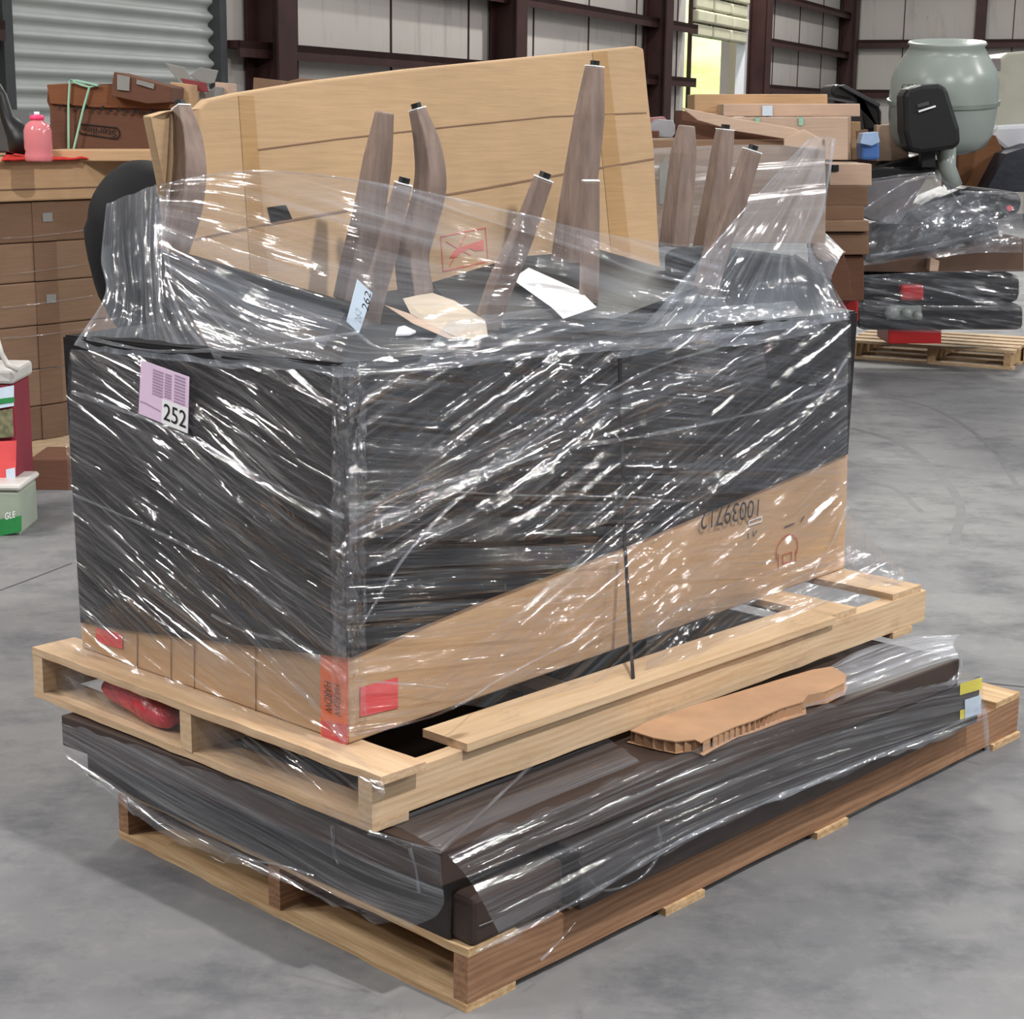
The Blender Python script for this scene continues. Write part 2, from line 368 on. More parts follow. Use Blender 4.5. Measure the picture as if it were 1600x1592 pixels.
def rope(name, pts, wid, parent, mat=None, lift=None):
    """folded crumpled film edge: a narrow ribbon with an irregular profile"""
    P = catmull([tuple(p) for p in pts], 10); n = len(P); b = MB(); b.uv = []; wid *= .62
    _uvoff[0] += 2.11; off = _uvoff[0]; s = 0
    for i, p in enumerate(P):
        t = Vector(P[min(i + 1, n - 1)] - P[max(i - 1, 0)]).normalized(); vw = (CPW - Vector(p)).normalized()
        sd = t.cross(vw).normalized()
        if i: s += np.linalg.norm(P[i] - P[i - 1])
        ww = wid * (.75 + .7 * noise.noise((s * 9, off, 0)))
        for k in range(7):
            f = k / 6 - .5
            h = .5 * wid * noise.noise((s * 14 + off, k * 1.3, 2)) + wid * .35 * math.cos(f * PI)
            b.v.append(Vector(p) + sd * f * ww + vw * h); b.uv.append((s + off, f * wid * 1.6 + off))
    for i in range(n - 1):
        for k in range(6):
            a = i * 7 + k; b.f.append((a, a + 7, a + 8, a + 1))
    return b.build(name, mat or FR_, parent, smooth=True)
CPW = CP

def strokes(name, pl, quad, width, mat, parent, off=.002, thick=.0008):
    """thin printed lines: polylines in unit coordinates of a quad (bl, br, tr, tl)"""
    b = MB(); q = [Vector(p) for p in quad]; nrm = (q[1] - q[0]).cross(q[3] - q[0]).normalized()
    if nrm.dot(CP - q[0]) < 0: nrm = -nrm
    f = lambda x, y: (q[0] * (1 - x) * (1 - y) + q[1] * x * (1 - y) + q[2] * x * y + q[3] * (1 - x) * y) + nrm * off
    for line in pl:
        for (x0, y0), (x1, y1) in zip(line[:-1], line[1:]):
            a, c = f(x0, y0), f(x1, y1); d = (c - a).normalized(); s = d.cross(nrm) * width / 2
            b.prism([a - s - d * width * .3, a + s - d * width * .3, c + s + d * width * .3, c - s + d * width * .3], nrm * thick)
    return b.build(name, mat, parent)
def patch(name, quad, mat, parent, off=.0015, thick=.0008, label=None):
    q = [Vector(p) for p in quad]; nrm = (q[1] - q[0]).cross(q[3] - q[0]).normalized()
    if nrm.dot(CP - q[0]) < 0: nrm = -nrm
    return MB().prism([p + nrm * off for p in q], nrm * thick).build(name, mat, parent, label=label)
def text(name, s, quad, mat, parent, off=.003, rot=0):
    """lettering as a flat mesh fitted in the quad (bl, br, tr, tl); rot in quarter turns"""
    cu = bpy.data.curves.new('lettering', 'FONT'); cu.body = s; cu.size = 1
    to = bpy.data.objects.new('lettering', cu); C.objects.link(to)
    bpy.context.view_layer.update()
    me = bpy.data.meshes.new_from_object(to.evaluated_get(bpy.context.evaluated_depsgraph_get()))
    bpy.data.objects.remove(to); bpy.data.curves.remove(cu)
    co = np.array([v.co[:] for v in me.vertices]); lo = co.min(0); hi = co.max(0)
    q = [Vector(p) for p in quad]; nrm = (q[1] - q[0]).cross(q[3] - q[0]).normalized()
    if nrm.dot(CP - q[0]) < 0: nrm = -nrm
    for v in me.vertices:
        x = (v.co.x - lo[0]) / (hi[0] - lo[0]); y = (v.co.y - lo[1]) / (hi[1] - lo[1])
        for _ in range(rot): x, y = 1 - y, x
        v.co = (q[0] * (1 - x) * (1 - y) + q[1] * x * (1 - y) + q[2] * x * y + q[3] * (1 - x) * y) + nrm * off
    me.name = name; me.materials.clear(); me.materials.append(mat)
    o = bpy.data.objects.new(name, me); C.objects.link(o); o.parent = parent
    if parent is not None: o.matrix_parent_inverse = parent.matrix_world.inverted()
    return o

#==SETTING==
# ------------------------------------------------------------------ floor
b = MB(); b.v = [Vector(p) for p in ((-30, -6, 0), (30, -6, 0), (30, 60, 0), (-30, 60, 0))]; b.f = [(0, 1, 2, 3)]
floor = struct(b.build('floor', M['floor']))
def floorstrip(name, pts, wd, mat):
    b = MB(); P = [atz(x, y, .0005) for x, y in pts]; P = [Vector(p) for p in catmull([tuple(p) for p in P], 8)]
    for i in range(len(P)):
        t = (P[min(i + 1, len(P) - 1)] - P[max(i - 1, 0)]).normalized(); s = Vector((-t.y, t.x, 0)) * wd / 2
        b.v += [P[i] - s, P[i] + s]
        if i: k = 2 * i; b.f.append((k - 2, k, k + 1, k - 1))
    return b.build(name, mat, floor)
floorstrip('expansion_joint', [(1498, 1062), (1560, 1069), (1600, 1073)], .012, M['groove'])
floorstrip('expansion_joint', [(-10, 926), (60, 900), (112, 880)], .010, M['groove'])
floorstrip('tyre_mark', [(1328, 668), (1400, 690), (1462, 735), (1500, 790), (1490, 850)], .045, M['tyre'])
floorstrip('tyre_mark', [(1330, 612), (1450, 635), (1540, 690), (1590, 760)], .03, M['tyre'])
floorstrip('tyre_mark', [(1340, 745), (1400, 765), (1440, 800)], .03, M['tyre'])

# ------------------------------------------------------------------ walls
wd, wn = dirs(WY)                 # along the left wall (receding), and its outward normal (to the left)
K = Vector((6.53, 36, 0))         # the far corner
def wp(s, o=0, z=0): return K + wd * s + wn * o + Z * z
WT = 8.0
b = MB()
for s0, s1, z0, z1 in ((-40, -26.15, 0, WT), (-26.15, -23.35, 4.6, WT), (-23.35, -10.62, 0, WT), (-7.2, 0, 0, WT), (-10.62, -7.2, 4.2, WT)):
    b.box(K, wd, wn, Z, (s0, s1), (0, .1), (z0, z1))
wl = struct(b.build('wall_left', M['wall']))
b = MB()
for s0, s1, z0, z1 in ((0, 16, 0, WT),):
    b.box(K, -wn, wd, Z, (s0, s1), (0, .1), (z0, z1))
wr = struct(b.build('wall_right', M['wallR']))
tn = 1
def s_at(x, o):
    d = ray(x, 100); P0 = K + wn * o; t = (P0 - CP).dot(wn) / Vector((d.x, d.y, 0)).dot(wn); return (CP + d * t - P0).dot(wd)
for s in (s_at(-60, -.35), s_at(449, -.35), s_at(814, -.35), s_at(1044, -.35), s_at(1200, -.35), -.36):
    b = MB(); fl = .3
    b.box(K, wd, wn, Z, (s - .15, s + .15), (-.36, -.34), (0, WT)).box(K, wd, wn, Z, (s - .01, s + .01), (-.34, -.06), (0, WT)).box(K, wd, wn, Z, (s - .14, s + .14), (-.06, -.04), (0, WT))
    struct(b.build('trim_%d' % tn, M['steel'])); tn += 1
for s in (2.7, 6.4, 10):
    b = MB().box(K, -wn, wd, Z, (s - .09, s + .09), (-.26, -.04), (0, WT)); struct(b.build('trim_%d' % tn, M['steel'])); tn += 1
for z in (.75, 1.52, 2.29, 3.04, 3.79, 4.54, 5.3, 6.05):
    for s0, s1 in ((-40, -26.2), (-23.3, -10.7), (-7.15, -.05)):
        if s0 == -40 and z < 2: pass
        b = MB().box(K, wd, wn, Z, (s0, s1), (-.22, -.01), (z - .03, z + .03)).box(K, wd, wn, Z, (s0, s1), (-.22, -.2), (z - .1, z + .03))
        struct(b.build('trim_%d' % tn, M['steel'])); tn += 1
for z in (.95, 2.32, 3.28, 4.3, 5.3):
    b = MB().box(K, -wn, wd, Z, (.05, 16), (-.2, -.01), (z - .03, z + .03)).box(K, -wn, wd, Z, (.05, 16), (-.2, -.18), (z - .12, z + .03))
    struct(b.build('trim_%d' % tn, M['steel'])); tn += 1
# panel seams in the insulation
b = MB()
for s in np.arange(-22, 0, 1.83):
    if -10.7 < s < -7.1: continue
    b.box(K, wd, wn, Z, (s - .012, s + .012), (-.012, .0), (0, WT))
b.build('panel_seam', M['steel'], wl)
b = MB()
for s in np.arange(1.2, 16, 2.1): b.box(K, -wn, wd, Z, (s - .01, s + .01), (-.01, .0), (0, WT))
b.build('panel_seam', M['steel'], wr)

# roll-up shutter on the left
d1 = bpy.data.objects.new('door_1', None); C.objects.link(d1); d1.matrix_world = Matrix.Translation(wp(-24.75, 0, 0)); struct(d1)
b = MB(); n = 0; prof = []
z = 0
while z < 4.7:
    for k in range(6): prof.append((z + k / 6 * .12, .028 * math.sin(k / 6 * 2 * PI)))
    z += .12
for zz, h in prof:
    b.v += [wp(-26.05, -.05 + h, zz), wp(-23.42, -.05 + h, zz)]
for i in range(len(prof) - 1): b.f.append((2 * i, 2 * i + 1, 2 * i + 3, 2 * i + 2))
b.build('shutter_curtain', M['shutter'], d1, smooth=True)
MB().box(K, wd, wn, Z, (-23.46, -23.36), (-.14, .0), (0, 4.8)).build('guide_rail', M['greyframe'], d1)
MB().box(K, wd, wn, Z, (-26.12, -26.02), (-.14, .0), (0, 4.8)).build('guide_rail', M['greyframe'], d1)
# half-open dock door
d2 = bpy.data.objects.new('door_2', None); C.objects.link(d2); d2.matrix_world = Matrix.Translation(wp(-8.9, 0, 0)); struct(d2)
b = MB()
for k in range(3):
    for j in range(9):
        s0 = -10.28 + k * .98
        b.box(K, wd, wn, Z, (s0, s0 + .88), (-.06 - .03 * (j % 2), .02), (2.94 + j * .2, 3.12 + j * .2))
b.build('quilted_curtain', M['curtain'], d2, bevel=.03)
MB().box(K, wd, wn, Z, (-10.3, -7.4), (.025, .05), (2.94, 4.8)).build('curtain_backing', M['curtain'], d2)
b = MB()
for k in range(2): b.box(K, wd, wn, Z, (-9.39 + k * .98, -9.31 + k * .98), (-.02, .02), (2.94, 4.7))
b.build('curtain_webbing', M['steel'], d2)
MB().box(K, wd, wn, Z, (-7.42, -7.2), (-.03, .12), (0, 4.2)).build('door_jamb', M['doorwhite'], d2)
MB().box(K, wd, wn, Z, (-10.4, -10.36), (-.03, .03), (0, 4.4)).build('door_jamb', M['steel'], d2)
# outside
ob = MB(); g = 26
for i in range(g + 1):
    for j in range(g + 1):
        s = -13 + 60 * i / g; o = .2 + 26 * j / g
        z = -.1 + .22 * max(0, s + 6) + .1 * max(0, o - 3) + .25 * noise.noise((s * .2, o * .2, 0))
        ob.v.append(wp(s, o, z))
for i in range(g):
    for j in range(g): a = i * (g + 1) + j; ob.f.append((a, a + g + 1, a + g + 2, a + 1))
tag(ob.build('lawn', M['lawn'], smooth=True), 'bright green sunlit lawn seen through the half-open dock door', 'lawn', kind='stuff')
tag(MB().box(K, wd, wn, Z, (s_at(1139, .6), s_at(1150, .6)), (.6, .75), (0, 4.5)).build('outdoor_post', M['pinkpost']), 'pale pink upright post just outside the open dock door', 'post')

#==LOAD==
# ------------------------------------------------------------------ pallets
def pallet(name, o, yu, yv, Lu, Lv, ms, md, label, bot, topb, sth=.09, th=.018, low_v=None):
    """two-way pallet: stringers along u, boards across along v. o = front lower corner"""
    u = dirs(yu)[0]; v = dirs(yv)[1]; o = Vector(o)
    t = thing(name, o, label, 'pallet')
    for k, f in enumerate((0, .5, 1)):
        b0 = f * (Lv - .04)
        bb = MB(); n = 24; vs = []
        # gently uneven stringer
        for i in range(n + 1):
            a = Lu * i / n; j1, j2 = random.uniform(-.0012, .0012), random.uniform(-.0012, .0012)
            for (vv, zz) in ((b0, th), (b0 + .04, th), (b0 + .04, th + sth), (b0, th + sth)):
                vs.append(o + u * a + v * (vv + j1) + Z * (zz + (j2 if zz > th else -j2)))
        bb.v = vs
        for i in range(n):
            for q in range(4): bb.f.append((4 * i + q, 4 * i + (q + 1) % 4, 4 * i + 4 + (q + 1) % 4, 4 * i + 4 + q))
        bb.f.append((3, 2, 1, 0)); bb.f.append((4 * n, 4 * n + 1, 4 * n + 2, 4 * n + 3))
        bb.build('stringer', ms, t)
    def boards(lst, z0, nm):
        for (a0, a1, e0, e1) in lst:
            bb = MB(); n = 22; vs = []
            for i in range(n + 1):
                w_ = -e0 + (Lv + e0 + e1) * i / n; j = [random.uniform(-.0025, .0025) for _ in range(2)]
                for (aa, zz) in ((a0 + j[0], z0), (a1 + j[1], z0), (a1 + j[1], z0 + th), (a0 + j[0], z0 + th)):
                    vs.append(o + u * aa + v * w_ + Z * zz)
            bb.v = vs
            for i in range(n):
                for q in range(4): bb.f.append((4 * i + q, 4 * i + 4 + q, 4 * i + 4 + (q + 1) % 4, 4 * i + (q + 1) % 4))
            bb.f.append((0, 1, 2, 3)); bb.f.append((4 * n + 3, 4 * n + 2, 4 * n + 1, 4 * n))
            bb.build(nm, md, t)
    boards(topb, th + sth, 'deck_board'); boards(bot, 0, 'base_board')
    return t, u, v
P1o = Vector((-.077, 3.153, 0))
pal1, u1, v1 = pallet('long_pallet', P1o, 46.4, 46.4, 2.26, 1.22, M['brownU'], M['oldV'],
    'long two-way wooden pallet on the concrete floor, at the bottom of the front load',
    [(0, .14, .0, .0), (.62, .76, .01, .01), (1.22, 1.36, .01, .01), (2.10, 2.26, .01, 0)],
    [(0, .14, 0, 0), (.3, .4, 0, 0), (.55, .65, 0, 0), (.8, .9, 0, 0), (1.1, 1.2, 0, 0), (1.4, 1.5, 0, 0), (1.7, 1.8, 0, 0), (2.12, 2.26, 0, 0)], sth=.102)
P2o = atz(582, 1302, .357)
pal2, u2, v2 = pallet('upper_pallet', P2o, 46, 48, 2.07, 1.195, M['pineU'], M['pineV'],
    'pale pine pallet resting on the flat brown cartons, carrying the tall wrapped box', 
    [(0, .10, 0, 0), (.85, .95, .004, 0), (1.9, 2.0, .004, 0)],
    [(0, .118, .026, 0), (1.60, 1.72, -.005, 0), (1.90, 2.05, -.005, 0)])
for a0, a1, v0 in ((.25, 1.60, -.012), (.3, 1.55, .52), (.3, 1.55, .99)):
    MB().box(P2o, u2, v2, Z, (a0, a1), (v0, v0 + .13), (.108, .126)).build('deck_board', M['pineU'], pal2)
# stamped ink marks on the near stringer
nR2 = (-v2).normalized(); PR2 = P2o + nR2 * .003
nL2 = (-u2).normalized(); PL2 = P2o + nL2 * .003
def pR2(x, y): return onp(x, y, PR2 + nR2 * .0, nR2)
def pL2(x, y): return onp(x, y, PL2, nL2)

# ------------------------------------------------------------------ flat cartons on the long pallet
def carton(name, corners, z0, z1, mat, label, bevel=.004, parts=True, cat='carton'):
    f, r, l = corners; k = r + l - f
    t = MB().hexa([Vector((p.x, p.y, z0)) for p in (f, r, k, l)] + [Vector((p.x, p.y, z1)) for p in (f, r, k, l)]).build(name, mat, bevel=bevel)
    return tag(t, label, cat)
A_F, A_R, A_L = atz(688, 1332, .35), atz(1500, 1030, .35), atz(95, 1118, .35)
upA = carton('flat_carton', (A_F, A_R, A_L), .275, .352, M['brownbox'], 'flat dark brown carton right under the upper pallet, filmed over on top')
B_F = atz(700, 1395, .262); B_R = B_F + u1 * 1.9; B_L = atz(137, 1194, .262)
B_F2 = B_F + v1 * .09
B_F2 = atz(702, 1470, .1385); B_L = atz(137, 1214, .1385)
carton('flat_carton', (B_F2, B_F2 + u1 * .27, B_L), .1385, .273, M['darkwood'], 'dark carton lying across the left end of the long pallet, below the brown carton')
# narrow carton along the right edge with yellow stickers at its far end
D_R = atz(1533, 1056, .272); D_F = D_R - u1 * 1.78
nar = tag(MB().box(D_F, u1, v1, Z, (0.13, 1.78), (0, .13), (-.133, 0)).build('long_narrow_carton', M['darkwood'], bevel=.004), 'long narrow black carton along the bottom pallet with yellow stickers at its far end', 'carton')
nR1 = -v1
pD = lambda x, y: onp(x, y, D_R + nR1 * .001, nR1)
patch('yellow_sticker', [pD(1499, 1086), pD(1533, 1076), pD(1533, 1058), pD(1499, 1068)], M['yellow'], nar, label='yellow sticker at the top corner')
patch('yellow_sticker', [pD(1499, 1124), pD(1513, 1120), pD(1513, 1106), pD(1499, 1110)], M['yellow'], nar, label='yellow sticker at the lower corner')
patch('shipping_label', [pD(1506, 1122), pD(1531, 1114), pD(1531, 1085), pD(1506, 1093)], M['paleblue'], nar, off=.003, label='white shipping label')
# small black carton at the front corner
S0 = atz(738, 1482, .139)
sm = MB().box(S0, u1, v1, Z, (0.0, .27), (0.0, .075), (0.0, .105)).build('small_carton', M['brownbox'], bevel=.012)
tag(sm, 'small rounded dark brown carton end at the front corner of the bottom pallet', 'carton')
nLs = -u1
pS = lambda x, y: onp(x, y, S0 - v1 * .002, -v1)
strokes('white_mark', [[(0, .5), (1, .5)]], [pS(748, 1448), pS(768, 1440), pS(768, 1436), pS(748, 1444)], .002, M['greycard'], sm)

# honeycomb cardboard sheet
hp = [(985, 1141), (1010, 1128), (1070, 1106), (1140, 1085), (1215, 1062), (1270, 1046), (1300, 1041), (1323, 1054), (1320, 1066), (1290, 1080), (1262, 1086), (1255, 1096), (1220, 1106), (1180, 1124), (1150, 1134), (1110, 1152), (1095, 1160), (1085, 1155), (1055, 1158), (1020, 1152)]
top = [atz(x, y, .385) for x, y in hp]
hc = thing('honeycomb_board', top[0] - Z * .03, 'torn sheet of honeycomb cardboard jutting out under the upper pallet on the right', 'cardboard')
MB().prism([p - Z * .003 for p in top], Z * .003).build('face_sheet', M['honey'], hc)
low = [p - Z * .029 + Vector((random.uniform(-.008, .008), random.uniform(-.012, .004), 0)) for p in top]
MB().prism([p - Z * .001 for p in low], Z * .002).build('face_sheet', M['honey'], hc)
b = MB(); L = len(top)
for i in range(L):
    p, q = top[i], top[(i + 1) % L]; d = q - p; n = max(1, int(d.length / .011)); inn = Vector((-d.y, d.x, 0)).normalized()
    for k in range(n):
        a = p + d * (k / n); c = p + d * ((k + 1) / n); w1 = inn * (-.009 if k % 2 else -.001)
        sgn = 1
        b.v += [a - Z * .028, a - Z * .002, c - Z * .002, c - Z * .028]
        off = (Vector((sum(t.x for t in top) / L, sum(t.y for t in top) / L, a.z)) - a).normalized() * .012
        a2, c2 = (a + off, c + off * .1) if k % 2 else (a + off * .1, c + off)
        b.v[-4:] = [a2 - Z * .028, a2 - Z * .002, c2 - Z * .002, c2 - Z * .028]
        m_ = len(b.v) - 4; b.f.append((m_, m_ + 1, m_ + 2, m_ + 3))
b.build('honeycomb_core', M['honey'], hc)

# ------------------------------------------------------------------ the big box
ZB = .484
bF, bL, bR = atz(545, 1163, ZB), atz(128, 1012, ZB), atz(1320, 888, ZB)
bK = bL + bR - bF
tF = Vector((bF.x - .012, bF.y, 1.27)); tL = Vector((bL.x - .006, bL.y, 1.238)); tR = Vector((bR.x - .01, bR.y, 1.225)); tK = Vector((bK.x, bK.y, 1.30))
box = thing('big_carton', (bF + bL + bR + bK) / 4, 'big cardboard box with its upper part covered in black, standing on the upper pallet', 'box')
ins = lambda p, c, d: p + (c - p).normalized() * d
cb = (bF + bL + bR + bK) / 4; ct = (tF + tL + tR + tK) / 4
MB().hexa([bF, bR, bK, bL] + [ins(p, ct, .01) - Z * .01 for p in (tF, tR, tK, tL)]).build('carton_body', M['card'], box, bevel=.004)
nL = (bL - bF).cross(tF - bF).normalized(); nL = nL if nL.dot(CP - bF) > 0 else -nL
nR = (bR - bF).cross(tF - bF).normalized(); nR = nR if nR.dot(CP - bF) > 0 else -nR
def pL(x, y, o=0.0): return onp(x, y, bF + nL * o, nL)
def pR(x, y, o=0.0): return onp(x, y, bF + nR * o, nR)
# black cover: left face, right face, top
Tc = .006
cov = MB()
lf = [pL(129, 972), pL(200, 984), pL(300, 997), pL(360, 1003), pL(470, 1018), pL(546, 1026)]
lt = [tL + (tF - tL) * f for f in (0, .17, .4, .55, .8, 1)]
rf = [pR(546, 1026), pR(640, 985), pR(760, 935), pR(980, 852), pR(1180, 768), pR(1322, 709)]
rt = [tF + (tR - tF) * f for f in (0, .12, .28, .55, .8, 1)]
for lo_, hi_, n_ in ((lf, lt, nL), (rf, rt, nR)):
    for i in range(5):
        cov.hexa([lo_[i], lo_[i + 1], lo_[i + 1] + n_ * Tc, lo_[i] + n_ * Tc, hi_[i], hi_[i + 1], hi_[i + 1] + n_ * Tc, hi_[i] + n_ * Tc])
cov.build('black_side_cover', M['blackcover'], box)
MB().hexa([p + Z * -.006 for p in (tF, tR, tK, tL)] + [p + Z * .004 for p in (tF, tR, tK, tL)]).build('black_lid', M['blackcover'], box)
# second half of the left face stands a little proud
MB().hexa([pL(350, 1002, .006), pL(544, 1026, .006), pL(544, 1026, .014), pL(350, 1002, .014)] + [p for p in (pL(346, 556, .006), pL(530, 585, .006), pL(530, 585, .014), pL(346, 556, .014))]).build('black_panel', M['blackcover'], box)
# corner protector and tape
cn = (nL + nR).normalized()
MB().prism([pL(530, 585, .016), pR(556, 584, .008), pR(560, 1020, .008), pL(528, 1022, .016)], cn * .003).build('corner_guard', M['black'], box)
patch('orange_tape', [pL(503, 1160), pL(545, 1175 - 13), pL(545, 1024), pL(502, 1018)], M['orange'], box, .002)
patch('red_tape', [pL(506, 1160), pL(545, 1163), pL(545, 1132), pL(504, 1124)], M['redtape'], box, .0035)
text('lettering', 'HARDW', [pL(511, 1110), pL(523, 1115), pL(521, 1066), pL(509, 1062)], M['ink'], box, .006, 3)
text('lettering', 'HARDW', [pL(526, 1117), pL(535, 1120), pL(534, 1070), pL(524, 1066)], M['ink'], box, .006, 3)
patch('red_print', [pR(562, 1120), pR(621, 1106), pR(621, 1058), pR(562, 1074)], M['redtape'], box, .001, label='red square print near the front corner')
patch('red_print', [pL(152, 1003), pL(193, 1014), pL(191, 990), pL(150, 980)], M['redtape'], box, .001, label='red print on the left side')
for x0, x1, y in ((180, 205, 1040), (225, 262, 1062), (300, 330, 1090), (385, 420, 1128)):
    pass
text('printed_number', '10039712', [pR(1186, 783, .002), pR(1090, 822, .002), pR(1094, 790, .002), pR(1190, 752, .002)][0:0] or [pR(1196, 772), pR(1090, 818), pR(1090, 826), pR(1196, 780)], M['ink'], box, .003) if False else None
text('printed_number', '10039712', [pR(1182, 779), pR(1091, 794), pR(1089, 828), pR(1180, 806)], M['ink'], box, .009)
text('printed_code', 'SKU', [pR(1225, 766), pR(1198, 776), pR(1197, 795), pR(1224, 786)], M['ink'], box, .009) if False else None
strokes('red_stamp', [[(.5 + .5 * math.cos(a), .5 + .5 * math.sin(a)) for a in np.linspace(-.5, 3.6, 12)], [(.1, .0), (.1, .5)], [(.9, 0), (.9, .4)], [(.3, .1), (.7, .1), (.7, .4), (.3, .4), (.3, .1)]],
    [pR(1212, 890), pR(1246, 876), pR(1246, 830), pR(1212, 842)], .003, M['redink'], box)
strokes('printed_lines', [[(0, .1), (0, .9)], [(.35, .2), (.35, .9)], [(.4, .2), (.6, .8)]], [pR(1168, 842), pR(1190, 834), pR(1190, 824), pR(1168, 832)], .003, M['ink'], box)
strokes('label_outline', [[(0, 0), (1, 0), (1, 1), (0, 1), (0, 0)]], [pR(1169, 821), pR(1189, 814), pR(1189, 807), pR(1169, 814)], .003, M['white'], box)
strokes('printed_lines', [[(0, .2), (.3, .3)], [(.5, .2), (.6, .8)], [(.8, .3), (1, .8)]], [pR(1225, 826), pR(1275, 808), pR(1275, 798), pR(1225, 814)], .003, M['ink'], box)
strokes('tape_edge', [[(0, 0), (0, 1)], [(.3, 0), (.3, 1)], [(.5, 0), (.5, 1)], [(1, 0), (1, 1)]], [pL(215, 1045), pL(400, 1112), pL(400, 1010), pL(215, 990)], .002, M['card_brown'], box, off=.001)

# black board with white label lying on the lid at the back
bp0 = [atz(675, 441, 1.32), atz(889, 376, 1.345), atz(1110, 440, 1.31), atz(960, 497, 1.296), atz(720, 500, 1.296)]
bb = tag(MB().prism([p - Z * .018 for p in bp0], Z * .018).build('black_board', M['blackcover']), 'black board lying on top of the big box with a white paper sheet on it', 'board')
patch('paper_sheet', [atz(800, 437, 1.332), atz(862, 481, 1.31), atz(880, 499, 1.305), atz(932, 481, 1.31), atz(906, 455, 1.325), atz(826, 419, 1.338)], M['white'], bb, .001, label='white paper sheet')

# strap around box and pallet
sp = [pR(968, 560, .03), pR(972, 700, .022), pR(976, 850, .022), pR(984, 990, .06), pR2(989, 1060), pR2(991, 1138)]
b = MB(); sw = u2 * .0055
for p in sp: b.v += [p - sw, p + sw, p + sw + nR * .0015, p - sw + nR * .0015]
for i in range(len(sp) - 1):
    for q in range(4): b.f.append((4 * i + q, 4 * i + 4 + q, 4 * i + 4 + (q + 1) % 4, 4 * i + (q + 1) % 4))
tag(b.build('strapping_band', M['strap']), 'thin black strapping band running down the right side of the big box to the pallet', 'strap')

# cardboard sheet standing behind
sd = (tK - tL); sd.z = 0; sd.normalize(); sn = Vector((-sd.y, sd.x, 0)); sn = sn if sn.y > 0 else -sn
SP = Vector((tL.x, tL.y, 1.2)) + sn * .055
snl = (sn * -1 + Z * .06).normalized()
def pS_(x, y, o=0): return onp(x, y, SP - sn * o, snl)
sh = thing('cardboard_sheet', pS_(640, 470), 'tall flat kraft cardboard carton standing upright behind the chair legs', 'cardboard')
q4 = [pS_(300, 520), pS_(1034, 430), pS_(1031, 400), pS_(1022, 230), pS_(1013, 150), pS_(1006, 76), pS_(996, 72), pS_(930, 79), pS_(800, 92), pS_(640, 108), pS_(480, 128), pS_(370, 146), pS_(325, 156), pS_(311, 170)]
MB().prism(q4, sn * .035).build('sheet_panel', M['card_sheet'], sh, bevel=.006)
fl = [pS_(312, 168), pS_(306, 520), pS_(290, 520), atY(258, 290, 4.06), atY(235, 181, 4.0), atY(262, 174, 4.08)]
MB().prism(fl, sn * .03).build('folded_flap', M['card_sheet'], sh, bevel=.004)
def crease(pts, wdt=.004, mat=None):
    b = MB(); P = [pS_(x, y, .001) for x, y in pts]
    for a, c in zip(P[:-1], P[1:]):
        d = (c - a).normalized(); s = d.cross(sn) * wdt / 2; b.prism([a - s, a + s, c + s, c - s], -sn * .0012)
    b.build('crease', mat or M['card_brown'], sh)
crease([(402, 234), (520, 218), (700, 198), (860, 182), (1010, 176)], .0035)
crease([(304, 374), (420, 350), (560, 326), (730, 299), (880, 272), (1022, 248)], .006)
for q in ([(372, 150), (396, 150), (420, 440), (392, 440)], [(925, 82), (948, 80), (985, 400), (955, 400)]):
    patch('packing_tape', [pS_(*p) for p in q], M['card_sheet'] if False else cardboard('tape_on_sheet', srgb(166, 134, 96), .3), sh, .001)
patch('hole_dark_patch', [pS_(423, 349), pS_(456, 342), pS_(446, 320), pS_(417, 324)], M['blackmatte'], sh, .0015, label='black patch for the dark of the hand hole')  # black patch painted in for the dark inside the hole
SQ = [pS_(692, 424), pS_(762, 408), pS_(758, 356), pS_(688, 370)]
strokes('handling_symbol', [[(0, 0), (1, 0), (1, 1), (0, 1), (0, 0)], [(.12, .82), (.3, .62), (.62, .3)], [(.55, .9), (.4, .6), (.15, .12)]], SQ, .0035, M['redink'], sh, .001)
ff = lambda x, y: SQ[0] * (1 - x) * (1 - y) + SQ[1] * x * (1 - y) + SQ[2] * x * y + SQ[3] * (1 - x) * y
MB().prism([ff(x, y) - sn * .0012 for x, y in ((.62, .5), (.72, .38), (.92, .36), (.93, .66), (.7, .64), (.5, .6), (.3, .55), (.16, .35), (.3, .32), (.4, .42))], -sn * .001).build('handling_symbol', M['redink'], sh)

# ------------------------------------------------------------------ chair legs
def sqleg(name, pts, rad, parent, yaw=0, mat=None, cap=True, tipcap='black'):
    P = [Vector(p) for p in catmull([tuple(atY(*p)) for p in pts], 6)] if len(pts) > 2 else [atY(*p) for p in pts]
    n = len(P); k = np.linspace(0, 1, len(rad)); R_ = [float(np.interp(i / (n - 1), k, rad)) for i in range(n)]
    sdv = Vector((math.cos(yaw), math.sin(yaw), 0))
    b = MB().tube(P, R_, 4, PI / 4, True, sdv)
    o = b.build(name, mat or M['legwood'], parent, bevel=.004)
    t = (P[0] - P[1]).normalized()
    if cap:
        MB().tube([P[0] + t * .000, P[0] + t * .003], R_[0] * 1.0, 4, PI / 4, True, sdv).build('felt_pad', M['white'], o, label='white foot edge')
        if tipcap: MB().tube([P[0] + t * .003, P[0] + t * .016], .013, 10, 0, True).build('foot_glide', M[tipcap], o, label='black foot glide')
    return o
Y45 = PI / 4
ch1 = thing('upturned_chair', atY(400, 480, 4.3), 'upside-down chair at the left of the load: curved foremost-left leg and dark seat under film', 'chair', )
sqleg('leg', [(283, 168, 4.15), (293, 215, 4.13), (296, 270, 4.11), (288, 330, 4.1), (268, 395, 4.1)], [.024, .036, .042, .042, .040], ch1, Y45)
